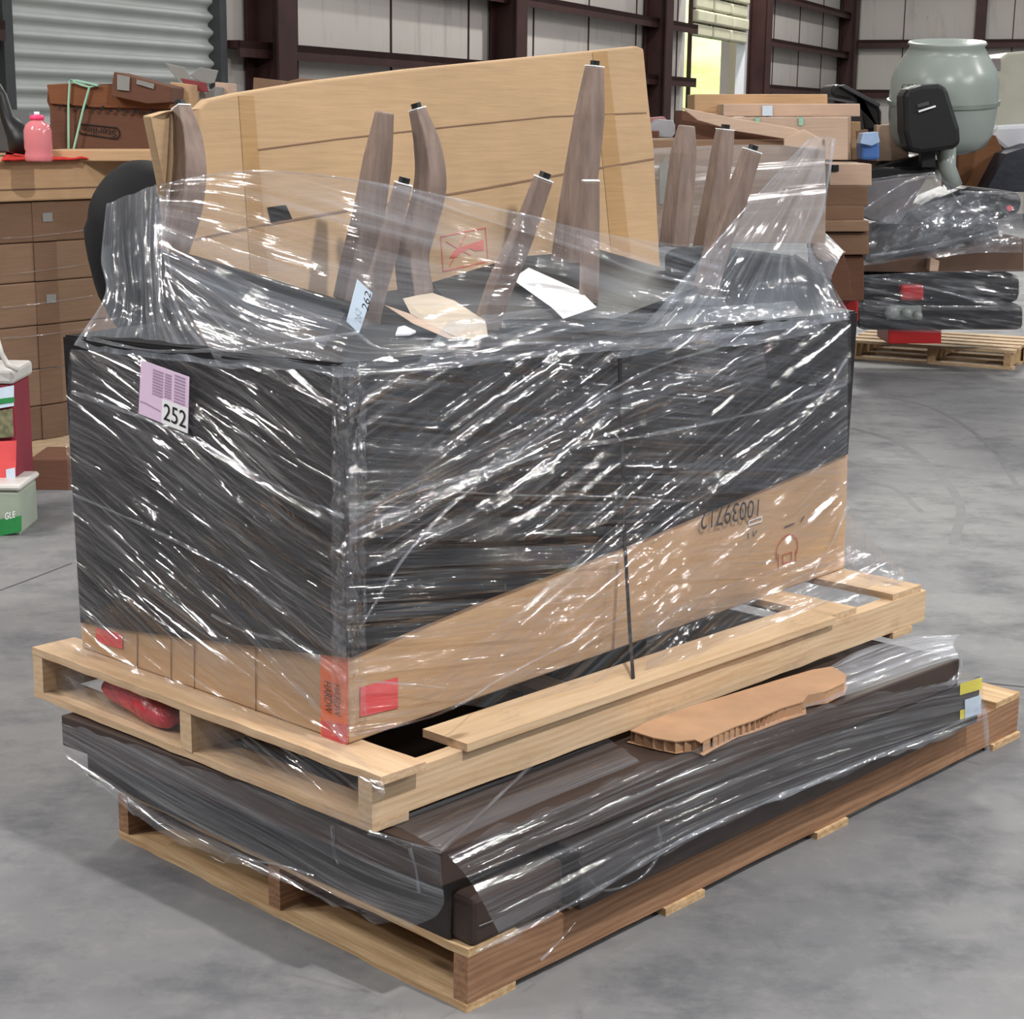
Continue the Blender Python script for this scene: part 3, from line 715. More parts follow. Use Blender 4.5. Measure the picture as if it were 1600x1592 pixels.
sqleg('leg', [(601, 175, 4.5), (590, 250, 4.5), (575, 340, 4.5), (560, 400, 4.5), (545, 470, 4.5)], [.026, .04, .045, .045, .045], ch1, Y45 * .8, cap=False)
sqleg('leg', [(630, 288, 4.0), (606, 385, 4.0), (582, 470, 4.02), (572, 535, 4.02)], [.026, .031, .034, .034], ch1, .25)
b = MB(); s1_ = [atY(250, 386, 4.1), atY(400, 432, 4.0), atY(540, 474, 4.02), atY(550, 530, 3.95), atY(400, 528, 3.85), atY(262, 500, 3.95)]
b.prism(s1_, Vector((.05, .16, -.03))).build('seat', M['blackcover'], ch1, bevel=.02)
ch2 = thing('upturned_chair', atY(700, 500, 4.35), 'upside-down chair in the middle of the load: S-curved leg above a cream padded rail', 'chair')
sqleg('leg', [(652, 171, 4.5), (668, 230, 4.5), (672, 290, 4.5), (658, 350, 4.5), (644, 400, 4.5), (650, 462, 4.5)], [.024, .037, .044, .044, .046, .048], ch2, Y45)
sqleg('leg', [(849, 280, 3.95), (815, 370, 3.95), (780, 450, 3.97), (757, 520, 3.97)], [.026, .031, .035, .035], ch2, .35)
MB().prism([atY(*p) for p in ((628, 466, 4.2), (655, 461, 4.3), (690, 474, 4.1), (738, 506, 3.85), (741, 531, 3.65), (712, 527, 3.68), (672, 508, 3.82), (640, 490, 4.0))], Vector((.03, .07, 0))).build('seat_rail', M['cream'], ch2, bevel=.006, label='cream padded rail')
MB().prism([atY(*p) for p in ((600, 476, 4.05), (640, 490, 3.95), (680, 511, 3.78), (715, 529, 3.66), (700, 529, 3.66), (645, 505, 3.84))], Vector((.0, .02, -.005))).build('rail_edge', M['card_pale'], ch2)
ch3 = thing('upturned_chair', atY(920, 470, 4.5), 'upside-down chair right of centre: tallest straight leg in front of the cardboard sheet', 'chair')
sqleg('leg', [(929, 104, 4.95), (921, 180, 4.95), (910, 260, 4.95), (898, 340, 4.95), (888, 410, 4.95)], [.028, .044, .05, .052, .052], ch3, Y45)
sqleg('leg', [(923, 283, 4.3), (922, 350, 4.3), (921, 420, 4.3), (919, 500, 4.3)], [.028, .030, .031, .031], ch3, .1, tipcap=None)
ch4 = thing('upturned_chair', atY(1090, 440, 4.8), 'upside-down chair at the right end of the load, three legs beside the cardboard sheet', 'chair')
sqleg('leg', [(1073, 196, 5.15), (1068, 240, 5.15), (1062, 300, 5.15), (1053, 385, 5.15)], [.026, .04, .044, .046], ch4, Y45 * .8, cap=False)
sqleg('leg', [(1133, 203, 5.3), (1128, 240, 5.3), (1115, 320, 5.3), (1103, 390, 5.3)], [.03, .036, .04, .044], ch4, Y45 * .6)
sqleg('leg', [(1175, 236, 4.7), (1150, 310, 4.7), (1120, 390, 4.7), (1100, 460, 4.7)], [.029, .035, .038, .038], ch4, .35)
MB().prism([atY(x, y, 4.95) for x, y in ((1036, 392), (1110, 384), (1236, 400), (1296, 440), (1300, 492), (1180, 505), (1040, 500))], Vector((.03, .10, 0))).build('seat', M['blackcover'], ch4, bevel=.02)
MB().box(atY(905, 500, 4.35), Vector((1, 0, 0)), Vector((0, 1, 0)), Z, (-.16, .16), (0, .3), (-.04, .02)).build('seat', M['blackcover'], ch3, bevel=.02)

# tags 252 and 262
t252 = thing('lot_label', pL(258, 620, .03), 'pink and white paper lot label numbered 252 on the left side of the wrapped box', 'label')
LQ = [pL(217, 646, .032), pL(294, 677, .032), pL(296, 589, .032), pL(221, 562, .032)]
patch('paper', LQ, M['pink'], t252, 0, .001)
lf_ = lambda x, y: LQ[0] * (1 - x) * (1 - y) + LQ[1] * x * (1 - y) + LQ[2] * x * y + LQ[3] * (1 - x) * y
patch('white_field', [lf_(.48, .0), lf_(1, .0), lf_(1, .44), lf_(.48, .44)], M['white'], t252, .0012, .0006, label='white corner field')
text('number', '252', [lf_(.52, .08), lf_(.97, .08), lf_(.97, .38), lf_(.52, .38)], M['ink'], t252, .003)
for x0, x1, y0, y1 in ((.27, .47, .47, .9), (.52, .64, .5, .9), (.72, .92, .48, .94)):
    strokes('printed_block', [[(0, t), (1, t)] for t in np.linspace(0, 1, 9)], [lf_(x0, y0), lf_(x1, y0), lf_(x1, y1), lf_(x0, y1)], .004, M['inkgrey'], t252, .0014, .0003)
strokes('printed_line', [[(0, 0), (.3, .2), (.6, .1), (1, 0)]], [lf_(.03, .24), lf_(.44, .2), lf_(.44, .26), lf_(.03, .3)], .003, M['inkgrey'], t252, .0014, .0003)
t262 = thing('lot_tag', atY(563, 480, 3.7), 'pale blue folded lot tag numbered 262 standing in the film over the front corner', 'label')
TQ = [atY(541, 502, 3.62), atY(561, 521, 3.62), atY(582, 458, 3.64), atY(558, 436, 3.64)]
patch('paper', TQ, M['paleblue'], t262, 0, .001)
text('number', '262', [atY(575, 487, 3.612), atY(580, 459, 3.612), atY(571, 452, 3.612), atY(565, 480, 3.612)], M['ink'], t262, .002, 0)
tag(MB().prism([atz(618, 525, 1.285), atz(622, 514, 1.285), atz(632, 511, 1.285), atz(650, 520, 1.285), atz(640, 524, 1.285)], Z * .004).build('paper_scrap', M['white']), 'small white paper scrap lying on the front of the box lid', 'paper')

# red crumpled bag in the left bay of the upper pallet
b = MB(); path = [pL2(142, 1073), pL2(165, 1082), pL2(195, 1095), pL2(228, 1114), pL2(258, 1136)]
b.tube([p - nL2 * .03 for p in path], [.012, .026, .032, .034, .014], 14)
for i, v_ in enumerate(b.v): v_ += Vector([1.4 * noise.noise((v_ * 45) + Vector((k * 7, 0, 0))) for k in range(3)]) * .012
tag(b.build('crumpled_bag', M['redplastic'], smooth=True, sub=1), 'red crumpled plastic bag stuffed in the left opening of the upper pallet', 'bag')

#==FILM==
wrap = thing('stretch_film', bF, 'clear stretch film wound tightly around the big box and the chair legs', 'film')
o1 = .020; o2 = .030
ext = [(116, 534), (1322, 492)]
# left face: two crossing layers
LT = [pL(x, y, o1) for x, y in ((113, 545), (230, 556), (345, 566), (450, 576), (541, 582))]
LM = [pL(x, y, o1 + .004) for x, y in ((108, 700), (230, 720), (345, 760), (450, 790), (541, 810))]
LB = [pL(x, y, o1) for x, y in ((128, 1008), (230, 1048), (345, 1090), (450, 1128), (541, 1160))]
film('film_layer', [LT, LM, LB], F1, wrap, ang=-14, amp=.004)
LB2 = [pL(x, y, o2) for x, y in ((126, 985), (230, 1010), (345, 1040), (450, 1080), (541, 1120))]
film('film_layer', [[p + nL * .008 for p in LT], [p + nL * .008 for p in LM], LB2], F2, wrap, ang=-24, amp=.004)
RT = [pR(x, y, o1) for x, y in ((541, 582), (700, 566), (860, 545), (1010, 528), (1180, 508), (1325, 494))]
RM = [pR(x, y, o1 + .004) for x, y in ((541, 810), (700, 775), (860, 740), (1010, 705), (1180, 665), (1325, 640))]
RB = [pR(x, y, o1) for x, y in ((541, 1160), (700, 1105), (860, 1050), (1010, 998), (1180, 938), (1322, 886))]
film('film_layer', [RT, RM, RB], F1, wrap, ang=-9, amp=.004)
film('film_layer', [[p + nR * .008 for p in RT], [p + nR * .010 for p in RM], [pR(x, y, o2) for x, y in ((541, 900), (700, 850), (860, 840), (1010, 800), (1180, 760), (1325, 730))]], F2, wrap, ang=19, amp=.004)
# crumpled corner
cr = [[pL(518, y, .03), (pL(540, y, .036) + pR(548, y, .036)) / 2, pR(572, y, .03)] for y in (575, 700, 850, 1020, 1150)]
film('crumpled_corner', cr, film_mat('film_crumpled', .01, .08, .10, .3, 22, 30, .08, .03), wrap, amp=.006, crinkle=1, su=10, sv=20)
# bands on the right side
film('film_band', [[pR(545, 800, .034), pR(740, 700, .036), pR(960, 600, .036), pR(1190, 535, .034)], [pR(545, 860, .034), pR(740, 770, .036), pR(960, 680, .036), pR(1200, 590, .034)]], F1, wrap, amp=.003)
film('film_band', [[pR(1325, 560, .036), pR(1180, 650, .038), pR(1010, 780, .04), pR(860, 910, .04), pR(640, 1090, .036)], [pR(1323, 790, .036), pR(1220, 900, .038), pR2(1110, 1010), pR2(1000, 1112), pR2(985, 1135)]], F2, wrap, amp=.003)
for pts, wd_ in (([pL(112, 612, .03), pL(240, 660, .032), pL(352, 712, .034), pL(440, 765, .036), pL(538, 808, .036)], .018),
                 ([pL(114, 772, .03), pL(240, 828, .032), pL(352, 888, .034), pL(440, 950, .03)], .014),
                 ([pR(548, 808, .038), pR(640, 770, .036), pR(760, 735, .036), pR(900, 700, .036), pR(1050, 672, .036), pR(1200, 640, .034), pR(1322, 600, .03)], .018),
                 ([pR(700, 768, .036), pR(820, 774, .036), pR(980, 776, .036), pR(1060, 784, .034)], .010),
                 ([pR(560, 985, .03), pR(640, 860, .036), pR(740, 760, .036), pR(860, 670, .036), pR(1010, 580, .036), pR(1130, 540, .034)], .014),
                 ([pR(1323, 560, .036), pR(1270, 640, .036), pR(1180, 720, .036), pR(1060, 800, .036), pR(960, 880, .034)], .012),
                 ([pR(1325, 790, .036), pR(1290, 865, .04), pR(1230, 945, .04), pR2(1120, 1025), pR2(1050, 1085), pR2(985, 1138)], .022),
                 ([pL(380, 985, .03), pL(440, 1050, .03), pL(500, 1110, .03), pL(541, 1160, .03)], .018),
                 ([pL(330, 960, .03), pL(380, 985, .034), pL(440, 1000, .03)], .02),
                 ([pR(552, 1064, .02), pR(620, 1068, .02), pR(700, 1076, .02)], .008),
                 ([pR(545, 1150, .02), pR(640, 1130, .05), pR2(720, 1100), pR(800, 1050, .04), pR(980, 960, .03)], .012)):
    rope('folded_edge', pts, wd_, wrap)
# veil in front of the legs
V0 = [atY(250, 290, 4.05), atY(340, 272, 3.98), atY(430, 268, 3.92), atY(530, 278, 3.88), atY(620, 291, 3.86), atY(740, 318, 3.84), atY(860, 346, 3.84), atY(1000, 374, 4.2), atY(1130, 388, 4.6)]
V1 = [atY(252, 390, 3.98), atY(340, 420, 3.9), atY(430, 440, 3.8), atY(530, 455, 3.72), atY(620, 462, 3.7), atY(740, 455, 3.72), atY(860, 452, 3.8), atY(1000, 470, 4.1), atY(1130, 465, 4.5)]
V2 = [pL(x, y, .028) for x, y in ((340, 572), (400, 574), (450, 578), (500, 582))] + [(pL(541, 588, .03) + pR(541, 588, .03)) / 2] + [pR(x, y, .03) for x, y in ((700, 572), (860, 552), (1010, 536), (1180, 520))]
film('film_veil', [V0, V1, V2], film_mat('film_veil_thin', .025, .20, .05, .22, .9, 42, .08, .03), wrap, ang=-8, amp=.006, su=8)
film('film_veil', [[atY(252, 386, 4.0), atY(330, 410, 3.92), atY(420, 452, 3.82), atY(540, 490, 3.7)], [atY(258, 420, 3.95), atY(320, 470, 3.85), atY(400, 530, 3.75), atY(500, 560, 3.55)], [atY(250, 470, 3.95), atY(300, 530, 3.85), pL(380, 590, .03), pL(500, 640, .03)]],
     film_mat('film_shiny_fan', .01, .10, .12, .5, 1.0, 30, .10, .05), wrap, ang=0, amp=.006)
film('film_band', [[atY(700, 500, 3.66), atY(860, 482, 3.78), atY(1000, 490, 4.05), atY(1130, 478, 4.45), atY(1240, 470, 4.7)], [pR(640, 584, .034), pR(860, 556, .036), pR(1000, 545, .036), pR(1160, 540, .036), pR(1290, 520, .034)]],
     film_mat('film_bunched', .05, .28, .08, .35, 2.2, 30, .10, .04), wrap, ang=6, amp=.008, crinkle=.6)
rope('folded_edge', V0[:5], .012, wrap); rope('folded_edge', V0[4:7], .014, wrap)
rope('folded_edge', [atY(252, 390, 3.97), atY(330, 425, 3.9), atY(430, 470, 3.8), atY(540, 510, 3.6), pR(600, 545, .03), pR(700, 540, .03), pR(860, 535, .03)], .012, wrap)
rope('folded_edge', [pL(135, 528, .02), pL(240, 548, .03), pL(360, 545, .06), pL(460, 535, .1), atY(560, 520, 3.55)], .016, wrap)
# left tent
film('film_veil', [[atY(166, 318, 4.25), atY(158, 400, 4.15), atY(168, 450, 4.1), atY(150, 490, 4.05), pL(116, 540, .02)],
                   [atY(205, 304, 4.2), atY(205, 380, 4.1), atY(210, 440, 4.05), atY(210, 500, 4.0), pL(200, 556, .024)],
                   [atY(252, 288, 4.1), atY(250, 370, 4.05), atY(250, 430, 4.0), atY(262, 500, 3.9), pL(300, 566, .028)],
                   [atY(262, 300, 4.05), atY(262, 380, 4.0), atY(275, 440, 3.95), atY(320, 510, 3.8), pL(400, 578, .03)]],
     film_mat('film_tent', .10, .30, .03, .45, 1.6, 34, .10, .04), wrap, ang=0, amp=.008, su=10)
# right peak
film('film_veil', [[atY(1268, 214, 4.75), atY(1170, 320, 4.7), atY(1100, 400, 4.6), atY(1040, 470, 4.4), pR(960, 560, .03)],
                   [atY(1290, 213, 4.76), atY(1230, 330, 4.72), atY(1190, 400, 4.65), atY(1160, 460, 4.6), pR(1120, 530, .03)],
                   [atY(1303, 216, 4.77), atY(1288, 320, 4.76), atY(1265, 385, 4.76), atY(1290, 430, 4.78), pR(1325, 500, .02)]],
     film_mat('film_peak', .12, .24, .03, .45, 1.2, 26, .10, .04), wrap, ang=0, amp=.01, su=10)
rope('folded_edge', [atY(1268, 214, 4.74), atY(1170, 320, 4.69), atY(1100, 400, 4.59), atY(1040, 470, 4.4)], .012, wrap)
rope('folded_edge', [atY(1303, 216, 4.76), atY(1288, 320, 4.75), atY(1265, 385, 4.75), atY(1290, 430, 4.77), pR(1325, 495, .02)], .02, wrap)
# flares at the pallet
film('film_flare', [[pR(1323, 800, .02), pR(1323, 850, .02), pR(1321, 884, .02)], [pR2(1400, 880), pR2(1400, 900), pR2(1380, 915)], [pR2(1445, 905), pR2(1444, 912), pR2(1440, 920)]], FV, wrap, amp=.006)
film('film_flare', [[pR(1010, 960, .03), pR(1120, 920, .03), pR(1220, 885, .03), pR(1322, 850, .03)], [pR2(1010, 1060), pR2(1140, 1010), pR2(1290, 960), pR2(1445, 906)]], FC, wrap, ang=4, amp=.005)
film('film_flare', [[pL(124, 960, .02), pL(128, 990, .02), pL(160, 1020, .02)], [pL2(92, 1000), pL2(90, 1012), pL2(130, 1040)], [pL2(62, 1022), pL2(75, 1060), pL2(140, 1100)]], FV, wrap, amp=.006)
nA = (A_L - A_F).cross(Z).normalized(); nA = nA if nA.dot(CP - A_F) > 0 else -nA
pF1 = lambda x, y: onp(x, y, A_F + nA * .012, nA)
film('film_flare', [[pL(128, 1006, .02), pL(300, 1075, .02), pL(420, 1120, .02), pL(541, 1162, .02)], [pL2(62, 1050), pL2(260, 1120), pL2(430, 1180), pL2(600, 1228)], [pL2(70, 1100), pL2(260, 1180), pL2(430, 1245), pL2(575, 1300)]], FC, wrap, ang=-22, amp=.005)

low = thing('stretch_film', P1o + Z * .2, 'loose torn stretch film around the flat cartons on the bottom pallet', 'film')
nD = -v1; PD = P1o + nD * .012
pD1 = lambda x, y: onp(x, y, P1o + nD * (max((D_F - P1o).dot(nD), (A_F - P1o).dot(nD)) + .014), nD)
oD = max((D_F - P1o).dot(nD), 0) + .016
pP1 = lambda x, y: onp(x, y, P1o + nD * oD, nD)

film('film_layer', [[pF1(94, 1125), pF1(250, 1180), pF1(420, 1240), pF1(560, 1288), pF1(688, 1335)], [pF1(104, 1180), pF1(250, 1262), pF1(420, 1330), pF1(560, 1390), pF1(690, 1420)], [pF1(140, 1215), pF1(250, 1300), pF1(430, 1372), pF1(540, 1420), pF1(640, 1450)]], FV, low, ang=-6, amp=.005, torn=.02)
film('film_layer', [[pD1(700, 1335), pD1(880, 1250), pD1(1100, 1160), pD1(1320, 1095), pD1(1535, 1052)], [pD1(742, 1390), pD1(880, 1330), pD1(1100, 1230), pD1(1320, 1150), pD1(1537, 1100)], [pP1(790, 1478), pP1(900, 1410), pP1(1100, 1300), pP1(1320, 1210), pP1(1545, 1120)]],
     film_mat('film_low_side', .02, .18, .08, .35, .7, 60, .08, .03), low, ang=0, amp=.006, torn=.02)
film('film_sheet', [[atz(690, 1330, .365), atz(620, 1292, .368), atz(560, 1290, .368)], [atz(760, 1290, .365), atz(780, 1230, .365), atz(800, 1190, .365)], [atz(1000, 1190, .37), atz(960, 1160, .37), atz(900, 1130, .37)]], FV, low, ang=90, amp=.004)
film('film_sheet', [[atz(1180, 1130, .36), atz(1330, 1085, .36), atz(1470, 1035, .36), atz(1498, 1028, .36)], [atz(1240, 1080, .372), atz(1340, 1050, .372), atz(1420, 1020, .372), atz(1490, 1005, .372)], [atz(1300, 1040, .362), atz(1360, 1010, .362), atz(1420, 995, .362), atz(1500, 990, .362)]], film_mat('film_milky', .22, .30, .03, .4, 1, 30, .12, .03), low, amp=.006)
for pts, wd_ in (([pP1(745, 1512 - 25), pP1(840, 1440), pP1(960, 1375), pP1(1090, 1300), pP1(1250, 1232), pP1(1400, 1170), pP1(1540, 1110)], .022),
                 ([atz(575, 1300, .37), atz(640, 1318, .365), atz(690, 1330, .36)], .02),
                 ([atz(690, 1330, .37), atz(760, 1262, .37), atz(830, 1195, .375), atz(880, 1140, .38), pR2(985, 1128)], .02),
                 ([pD1(1480, 1072), pD1(1500, 1050), pD1(1502, 1015)], .03),
                 ([pP1(1535, 1100), pP1(1540, 1135), pP1(1543, 1176)], .03),
                 ([pF1(640, 1325), pF1(650, 1360), pF1(655, 1395)], .02), ([pF1(520, 1290), pF1(522, 1330), pF1(530, 1350)], .02),
                 ([pF1(330, 1338), pF1(350, 1348), pF1(365, 1335), pF1(400, 1345), pF1(440, 1352), pF1(490, 1368)], .010),
                 ([pP1(905, 1345), pP1(940, 1390), pP1(1000, 1372), pP1(1030, 1330), pP1(1028, 1290)], .012),
                 ([pP1(900, 1440), pP1(870, 1475), pP1(845, 1500)], .012)):
    rope('folded_edge', pts, wd_, low)

#==BACK==
# ------------------------------------------------------------------ background helpers
def pxbox(name, x0, y0, x1, y1, Y, thick, mat, label, cat, yaw=0, bevel=.006, group=None, skew=0, lid=None, parent=None):
    """box whose front face spans the given rectangle at depth Y, thick metres deep; yaw turns its depth direction"""
    a = math.radians(yaw); dep = Vector((math.sin(a), math.cos(a), 0)) * thick
    f = [atY(x0, y1, Y), atY(x1, y1 + skew, Y), atY(x1, y0 + skew, Y), atY(x0, y0, Y)]
    b = MB().hexa([f[0], f[1], f[1] + dep, f[0] + dep, f[3], f[2], f[2] + dep, f[3] + dep])
    o = b.build(name, mat, parent, bevel=bevel)
    return tag(o, label, cat, group) if parent is None else o
def pxpoly(name, pts, Y, thick, mat, label=None, cat=None, parent=None, bevel=.004, group=None):
    f = [atY(x, y, Y if len(p) == 2 else p[2]) for p in pts for x, y in [p[:2]]]
    o = MB().prism(f, Vector((0, thick, 0))).build(name, mat, parent, bevel=bevel)
    return tag(o, label, cat, group) if parent is None else o

# left carton stack on its pallet
SY = 52.7; su_, sv_ = dirs(SY)
S0_ = atz(60, 716, 0); 
def sface(x, y): return onp(x, y, S0_, -sv_)
def szz(y, x=60): return sface(x, y).z
def sbox(z0, z1, a0, a1, dpt=1.1, proud=0): return MB().box(S0_, su_, sv_, Z, (a0, a1), (-proud, dpt), (z0, z1))
zs = [szz(y) for y in (688, 634, 577, 508, 440, 378, 314)]
pl3 = thing('pallet', S0_, 'pallet under the brown carton stack at the left', 'pallet')
sbox(0, .018, -1.5, 1.2).build('base_board', M['pineU'], pl3)
for f in (0.0, .53, 1.06): MB().box(S0_, su_, sv_, Z, (-1.5, 1.2), (f, f + .04), (.018, zs[0] - .02)).build('stringer', M['pineU'], pl3)
sbox(zs[0] - .02, zs[0], -1.5, 1.2).build('deck_board', M['pineU'], pl3)
words = ['lowest', 'second from the bottom', 'third from the bottom', 'third from the top', 'second under the pale top box', 'directly under the pale top box']
for i in range(6):
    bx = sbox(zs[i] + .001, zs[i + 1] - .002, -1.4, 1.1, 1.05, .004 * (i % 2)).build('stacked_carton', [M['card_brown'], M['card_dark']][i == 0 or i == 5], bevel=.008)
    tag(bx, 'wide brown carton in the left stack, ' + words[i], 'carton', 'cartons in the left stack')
    patch('dark_strip', [sface(62, [0, 0][0] + 0)] * 0 or [S0_ + su_ * a + sv_ * -.006 + Z * z for a, z in ((.03, zs[i] + .004), (.17, zs[i] + .004), (.17, zs[i + 1] - .004), (.03, zs[i + 1] - .004))], M['card_dark'], bx, .001)  # darker vertical strip down each carton face
    if i in (3, 5):
        cx = .12; zc = (zs[i] + zs[i + 1]) / 2 + .02
        patch('white_label', [S0_ + su_ * a + sv_ * -.008 + Z * z for a, z in ((cx - .03, zc - .022), (cx + .03, zc - .022), (cx + .03, zc + .022), (cx - .03, zc + .022))], M['greycard'], bx, .003, label='small white label')
ztop = szz(250)
tp = sbox(zs[6] + .002, ztop, -1.5, .95, 1.3, .03).build('stacked_carton', M['card'], bevel=.01)
tag(tp, 'pale brown carton at the top of the left stack, carrying the pink bottle', 'carton', 'cartons in the left stack')
strokes('carton_edge', [[(0, .3), (1, .3)]], [S0_ + su_ * a + sv_ * -.03 + Z * z for a, z in ((-1.5, zs[6]), (.95, zs[6]), (.95, ztop), (-1.5, ztop))], .008, M['card_dark'], tp, .001)
# film lines of the left stack
lw = thing('stretch_film', S0_, 'thin stretch film lines around the brown carton stack at the left', 'film')
for y0, y1 in ((372, 362), (428, 415), (480, 466), (528, 516), (584, 568)):
    rope('folded_edge', [sface(0, y0) - sv_ * .02, sface(50, (y0 + y1) / 2 + 2) - sv_ * .02, sface(140, y1 - 4) - sv_ * .02], .010, lw)
tag(pxbox('wood_block', 46, 716, 118, 768, 8.0, .3, M['card_rust'], 'dark brown wooden block on the floor behind the wrapped box', 'block', bevel=.01), 'dark brown wooden block on the floor behind the wrapped box', 'block')

# bottle
bc = atz(61, 253, ztop); Yb = bc.y
Hb = (253 - 178) / 2706 * Yb * 1.0
bt = thing('spray_bottle', bc, 'clear plastic bottle of pink liquid with a white spout on the top carton', 'bottle')
m, nt, out = newmat('pink_liquid_plastic'); bs = N(nt, 'ShaderNodeBsdfPrincipled'); bs.inputs['Base Color'].default_value = (*srgb(222, 130, 136), 1); bs.inputs['Roughness'].default_value = .15; bs.inputs['Alpha'].default_value = .8; bs.inputs['Specular IOR Level'].default_value = .7; nt.links.new(bs.outputs[0], out.inputs[0])
r = 21 / 2706 * Yb
MB().lathe(bc + Z * .002, [(r * .9, 0), (r, .008), (r, Hb * .12), (r * .93, Hb * .2), (r, Hb * .28), (r, Hb * .62), (r * .85, Hb * .74), (r * .45, Hb * .82), (r * .42, Hb * .84)], 24).build('bottle_body', m, bt, smooth=True)
MB().lathe(bc + Z * Hb * .84, [(r * .5, 0), (r * .52, Hb * .07), (r * .35, Hb * .1)], 20).build('cap', plain('hot_pink_cap', srgb(240, 70, 120), .3), bt, smooth=True)
MB().lathe(bc + Z * Hb * .93, [(r * .2, 0), (r * .2, Hb * .07)], 12).build('spout', M['white'], bt, smooth=True)
# red cloth
b = MB(); b.uv = None; n1, n2 = 26, 8
c0, c1, c2, c3 = atz(2, 252, ztop), atz(138, 250, ztop), atz(132, 240, ztop), atz(12, 240, ztop)
for i in range(n1 + 1):
    for j in range(n2 + 1):
        s, t_ = i / n1, j / n2; p = (c0 * (1 - s) + c1 * s) * (1 - t_) + (c3 * (1 - s) + c2 * s) * t_
        b.v.append(p + Z * (.008 + .03 * abs(noise.noise((s * 6, t_ * 3, 1))) * (1 if 0 < j < n2 else .4)))
for i in range(n1):
    for j in range(n2): a = i * (n2 + 1) + j; b.f.append((a, a + n2 + 1, a + n2 + 2, a + 1))
rc = b.build('red_cloth', M['redcloth'], smooth=True); md_ = rc.modifiers.new('s', 'SOLIDIFY'); md_.thickness = .008
tag(rc, 'crumpled red cloth under the pink bottle', 'cloth')

# printed carton with green strapping
kb = thing('printed_carton', atY(180, 233, 9.3), 'dark brown printed carton with green straps and a rounded brand frame, behind the bottle', 'box')
YK = 9.3
pxpoly('carton_side', [(78, 234), (245, 238), (250, 140), (270, 135), (250, 130), (75, 132), (73, 158), (78, 170)], YK, .5, M['card_rust'], parent=kb)
pxpoly('carton_lid', [(73, 132), (110, 130), (265, 140), (266, 170), (150, 168), (78, 162)], YK - .02, .5, cardboard('rust_lid', srgb(118, 76, 52)), parent=kb)
pk = lambda x, y: atY(x, y, YK - .005)
rr = []
for k in range(24):
    a = 2 * PI * k / 23; cx = .9 if math.cos(a) > 0 else .1
    rr.append((cx + .1 * math.cos(a), .5 + .5 * math.sin(a)))
BQ = [pk(122, 208), pk(187, 218), pk(187, 200), pk(122, 193)]
strokes('brand_frame', [rr], BQ, .006, M['ink'], kb, .002)
text('brand_lettering', 'Sterilite', [pk(182, 203), pk(128, 196), pk(128, 206), pk(182, 215)], M['ink'], kb, .004)
strokes('printed_marks', [[(x, .3), (x + .02, .3 + .4 * (k % 2))] for k, x in enumerate(np.linspace(0, .95, 12))], [pk(95, 170), pk(245, 182), pk(245, 170), pk(95, 158)], .014, M['ink'], kb, .02)
for pts in ([(109, 126), (107, 160), (107, 233)], [(140, 135), (130, 170), (115, 233)], [(110, 126), (128, 133), (140, 136), (155, 134), (120, 126), (110, 126)]):
    b = MB().tube([atY(x, y, YK - .04) for x, y in pts], .006, 5); b.build('green_strap', M['greenstrap'], kb)
kt = pxpoly('small_carton', [(174, 138), (178, 112), (268, 136), (266, 160), (230, 162), (174, 150)], 9.2, .35, M['card_rust'], 'small brown carton with white labels tilted on top of the printed carton', 'box')
patch('white_label', [atY(183, 140, 9.19), atY(202, 142, 9.19), atY(203, 120, 9.19), atY(183, 116, 9.19)], M['greycard'], kt)
patch('white_label', [atY(213, 131, 9.19), atY(240, 139, 9.19), atY(241, 131, 9.19), atY(214, 124, 9.19)], M['greycard'], kt)
tag(pxbox('low_carton', 75, 234, 262, 252, 9.0, .6, M['card'], '', ''), 'low kraft carton under the printed carton', 'carton')
ck = pxpoly('open_carton', [(266, 175), (266, 128), (296, 132), (296, 178)], 9.6, .3, M['card'], 'kraft carton with a small hole beside the grey torn display box', 'box')
gb = thing('torn_display_box', atY(310, 180, 9.9), 'torn grey and dark red display box with open flaps, in front of the shutter', 'box')
pxpoly('box_side', [(295, 175), (294, 135), (322, 145), (336, 135), (335, 172)], 9.9, .3, M['greycard'], parent=gb)
pxpoly('open_flap', [(257, 98), (288, 105), (296, 118), (300, 140), (280, 130)], 9.85, .012, M['greycard'], parent=gb)
pxpoly('open_flap', [(296, 118), (312, 105), (341, 110), (335, 130), (320, 132)], 9.87, .012, M['greycard'], parent=gb)
pxpoly('printed_panel', [(282, 122), (322, 129), (326, 144), (318, 144), (292, 137)], 9.84, .01, M['darkred'], parent=gb)
pxpoly('kraft_carton', [(336, 174), (336, 128), (357, 130), (357, 170)], 10.2, .3, M['card_pale'], 'pale kraft carton beside the torn grey display box', 'box')
pxpoly('blue_edge_carton', [(395, 144), (396, 121), (442, 126), (444, 140)], 11.0, .4, M['card_brown'], 'brown carton with a blue edge showing above the cardboard sheet, left one', 'box')
pxpoly('blue_edge_carton', [(444, 140), (445, 128), (470, 122), (500, 124), (500, 135)], 11.1, .4, M['card_brown'], 'brown carton showing above the cardboard sheet, right one', 'box')
# supports for this pile: a wide stack behind the left one
for k, (y0, y1, nm) in enumerate(((252, 330, 'upper'), (332, 420, 'middle'), (422, 520, 'lower'))):
    pxbox('large_carton', 150, y0, 470, y1 + 0, 9.35, 1.2, M['card_dark'], 'large brown carton of the hidden stack behind the load, %s one' % nm, 'carton', group='cartons in the hidden stack')
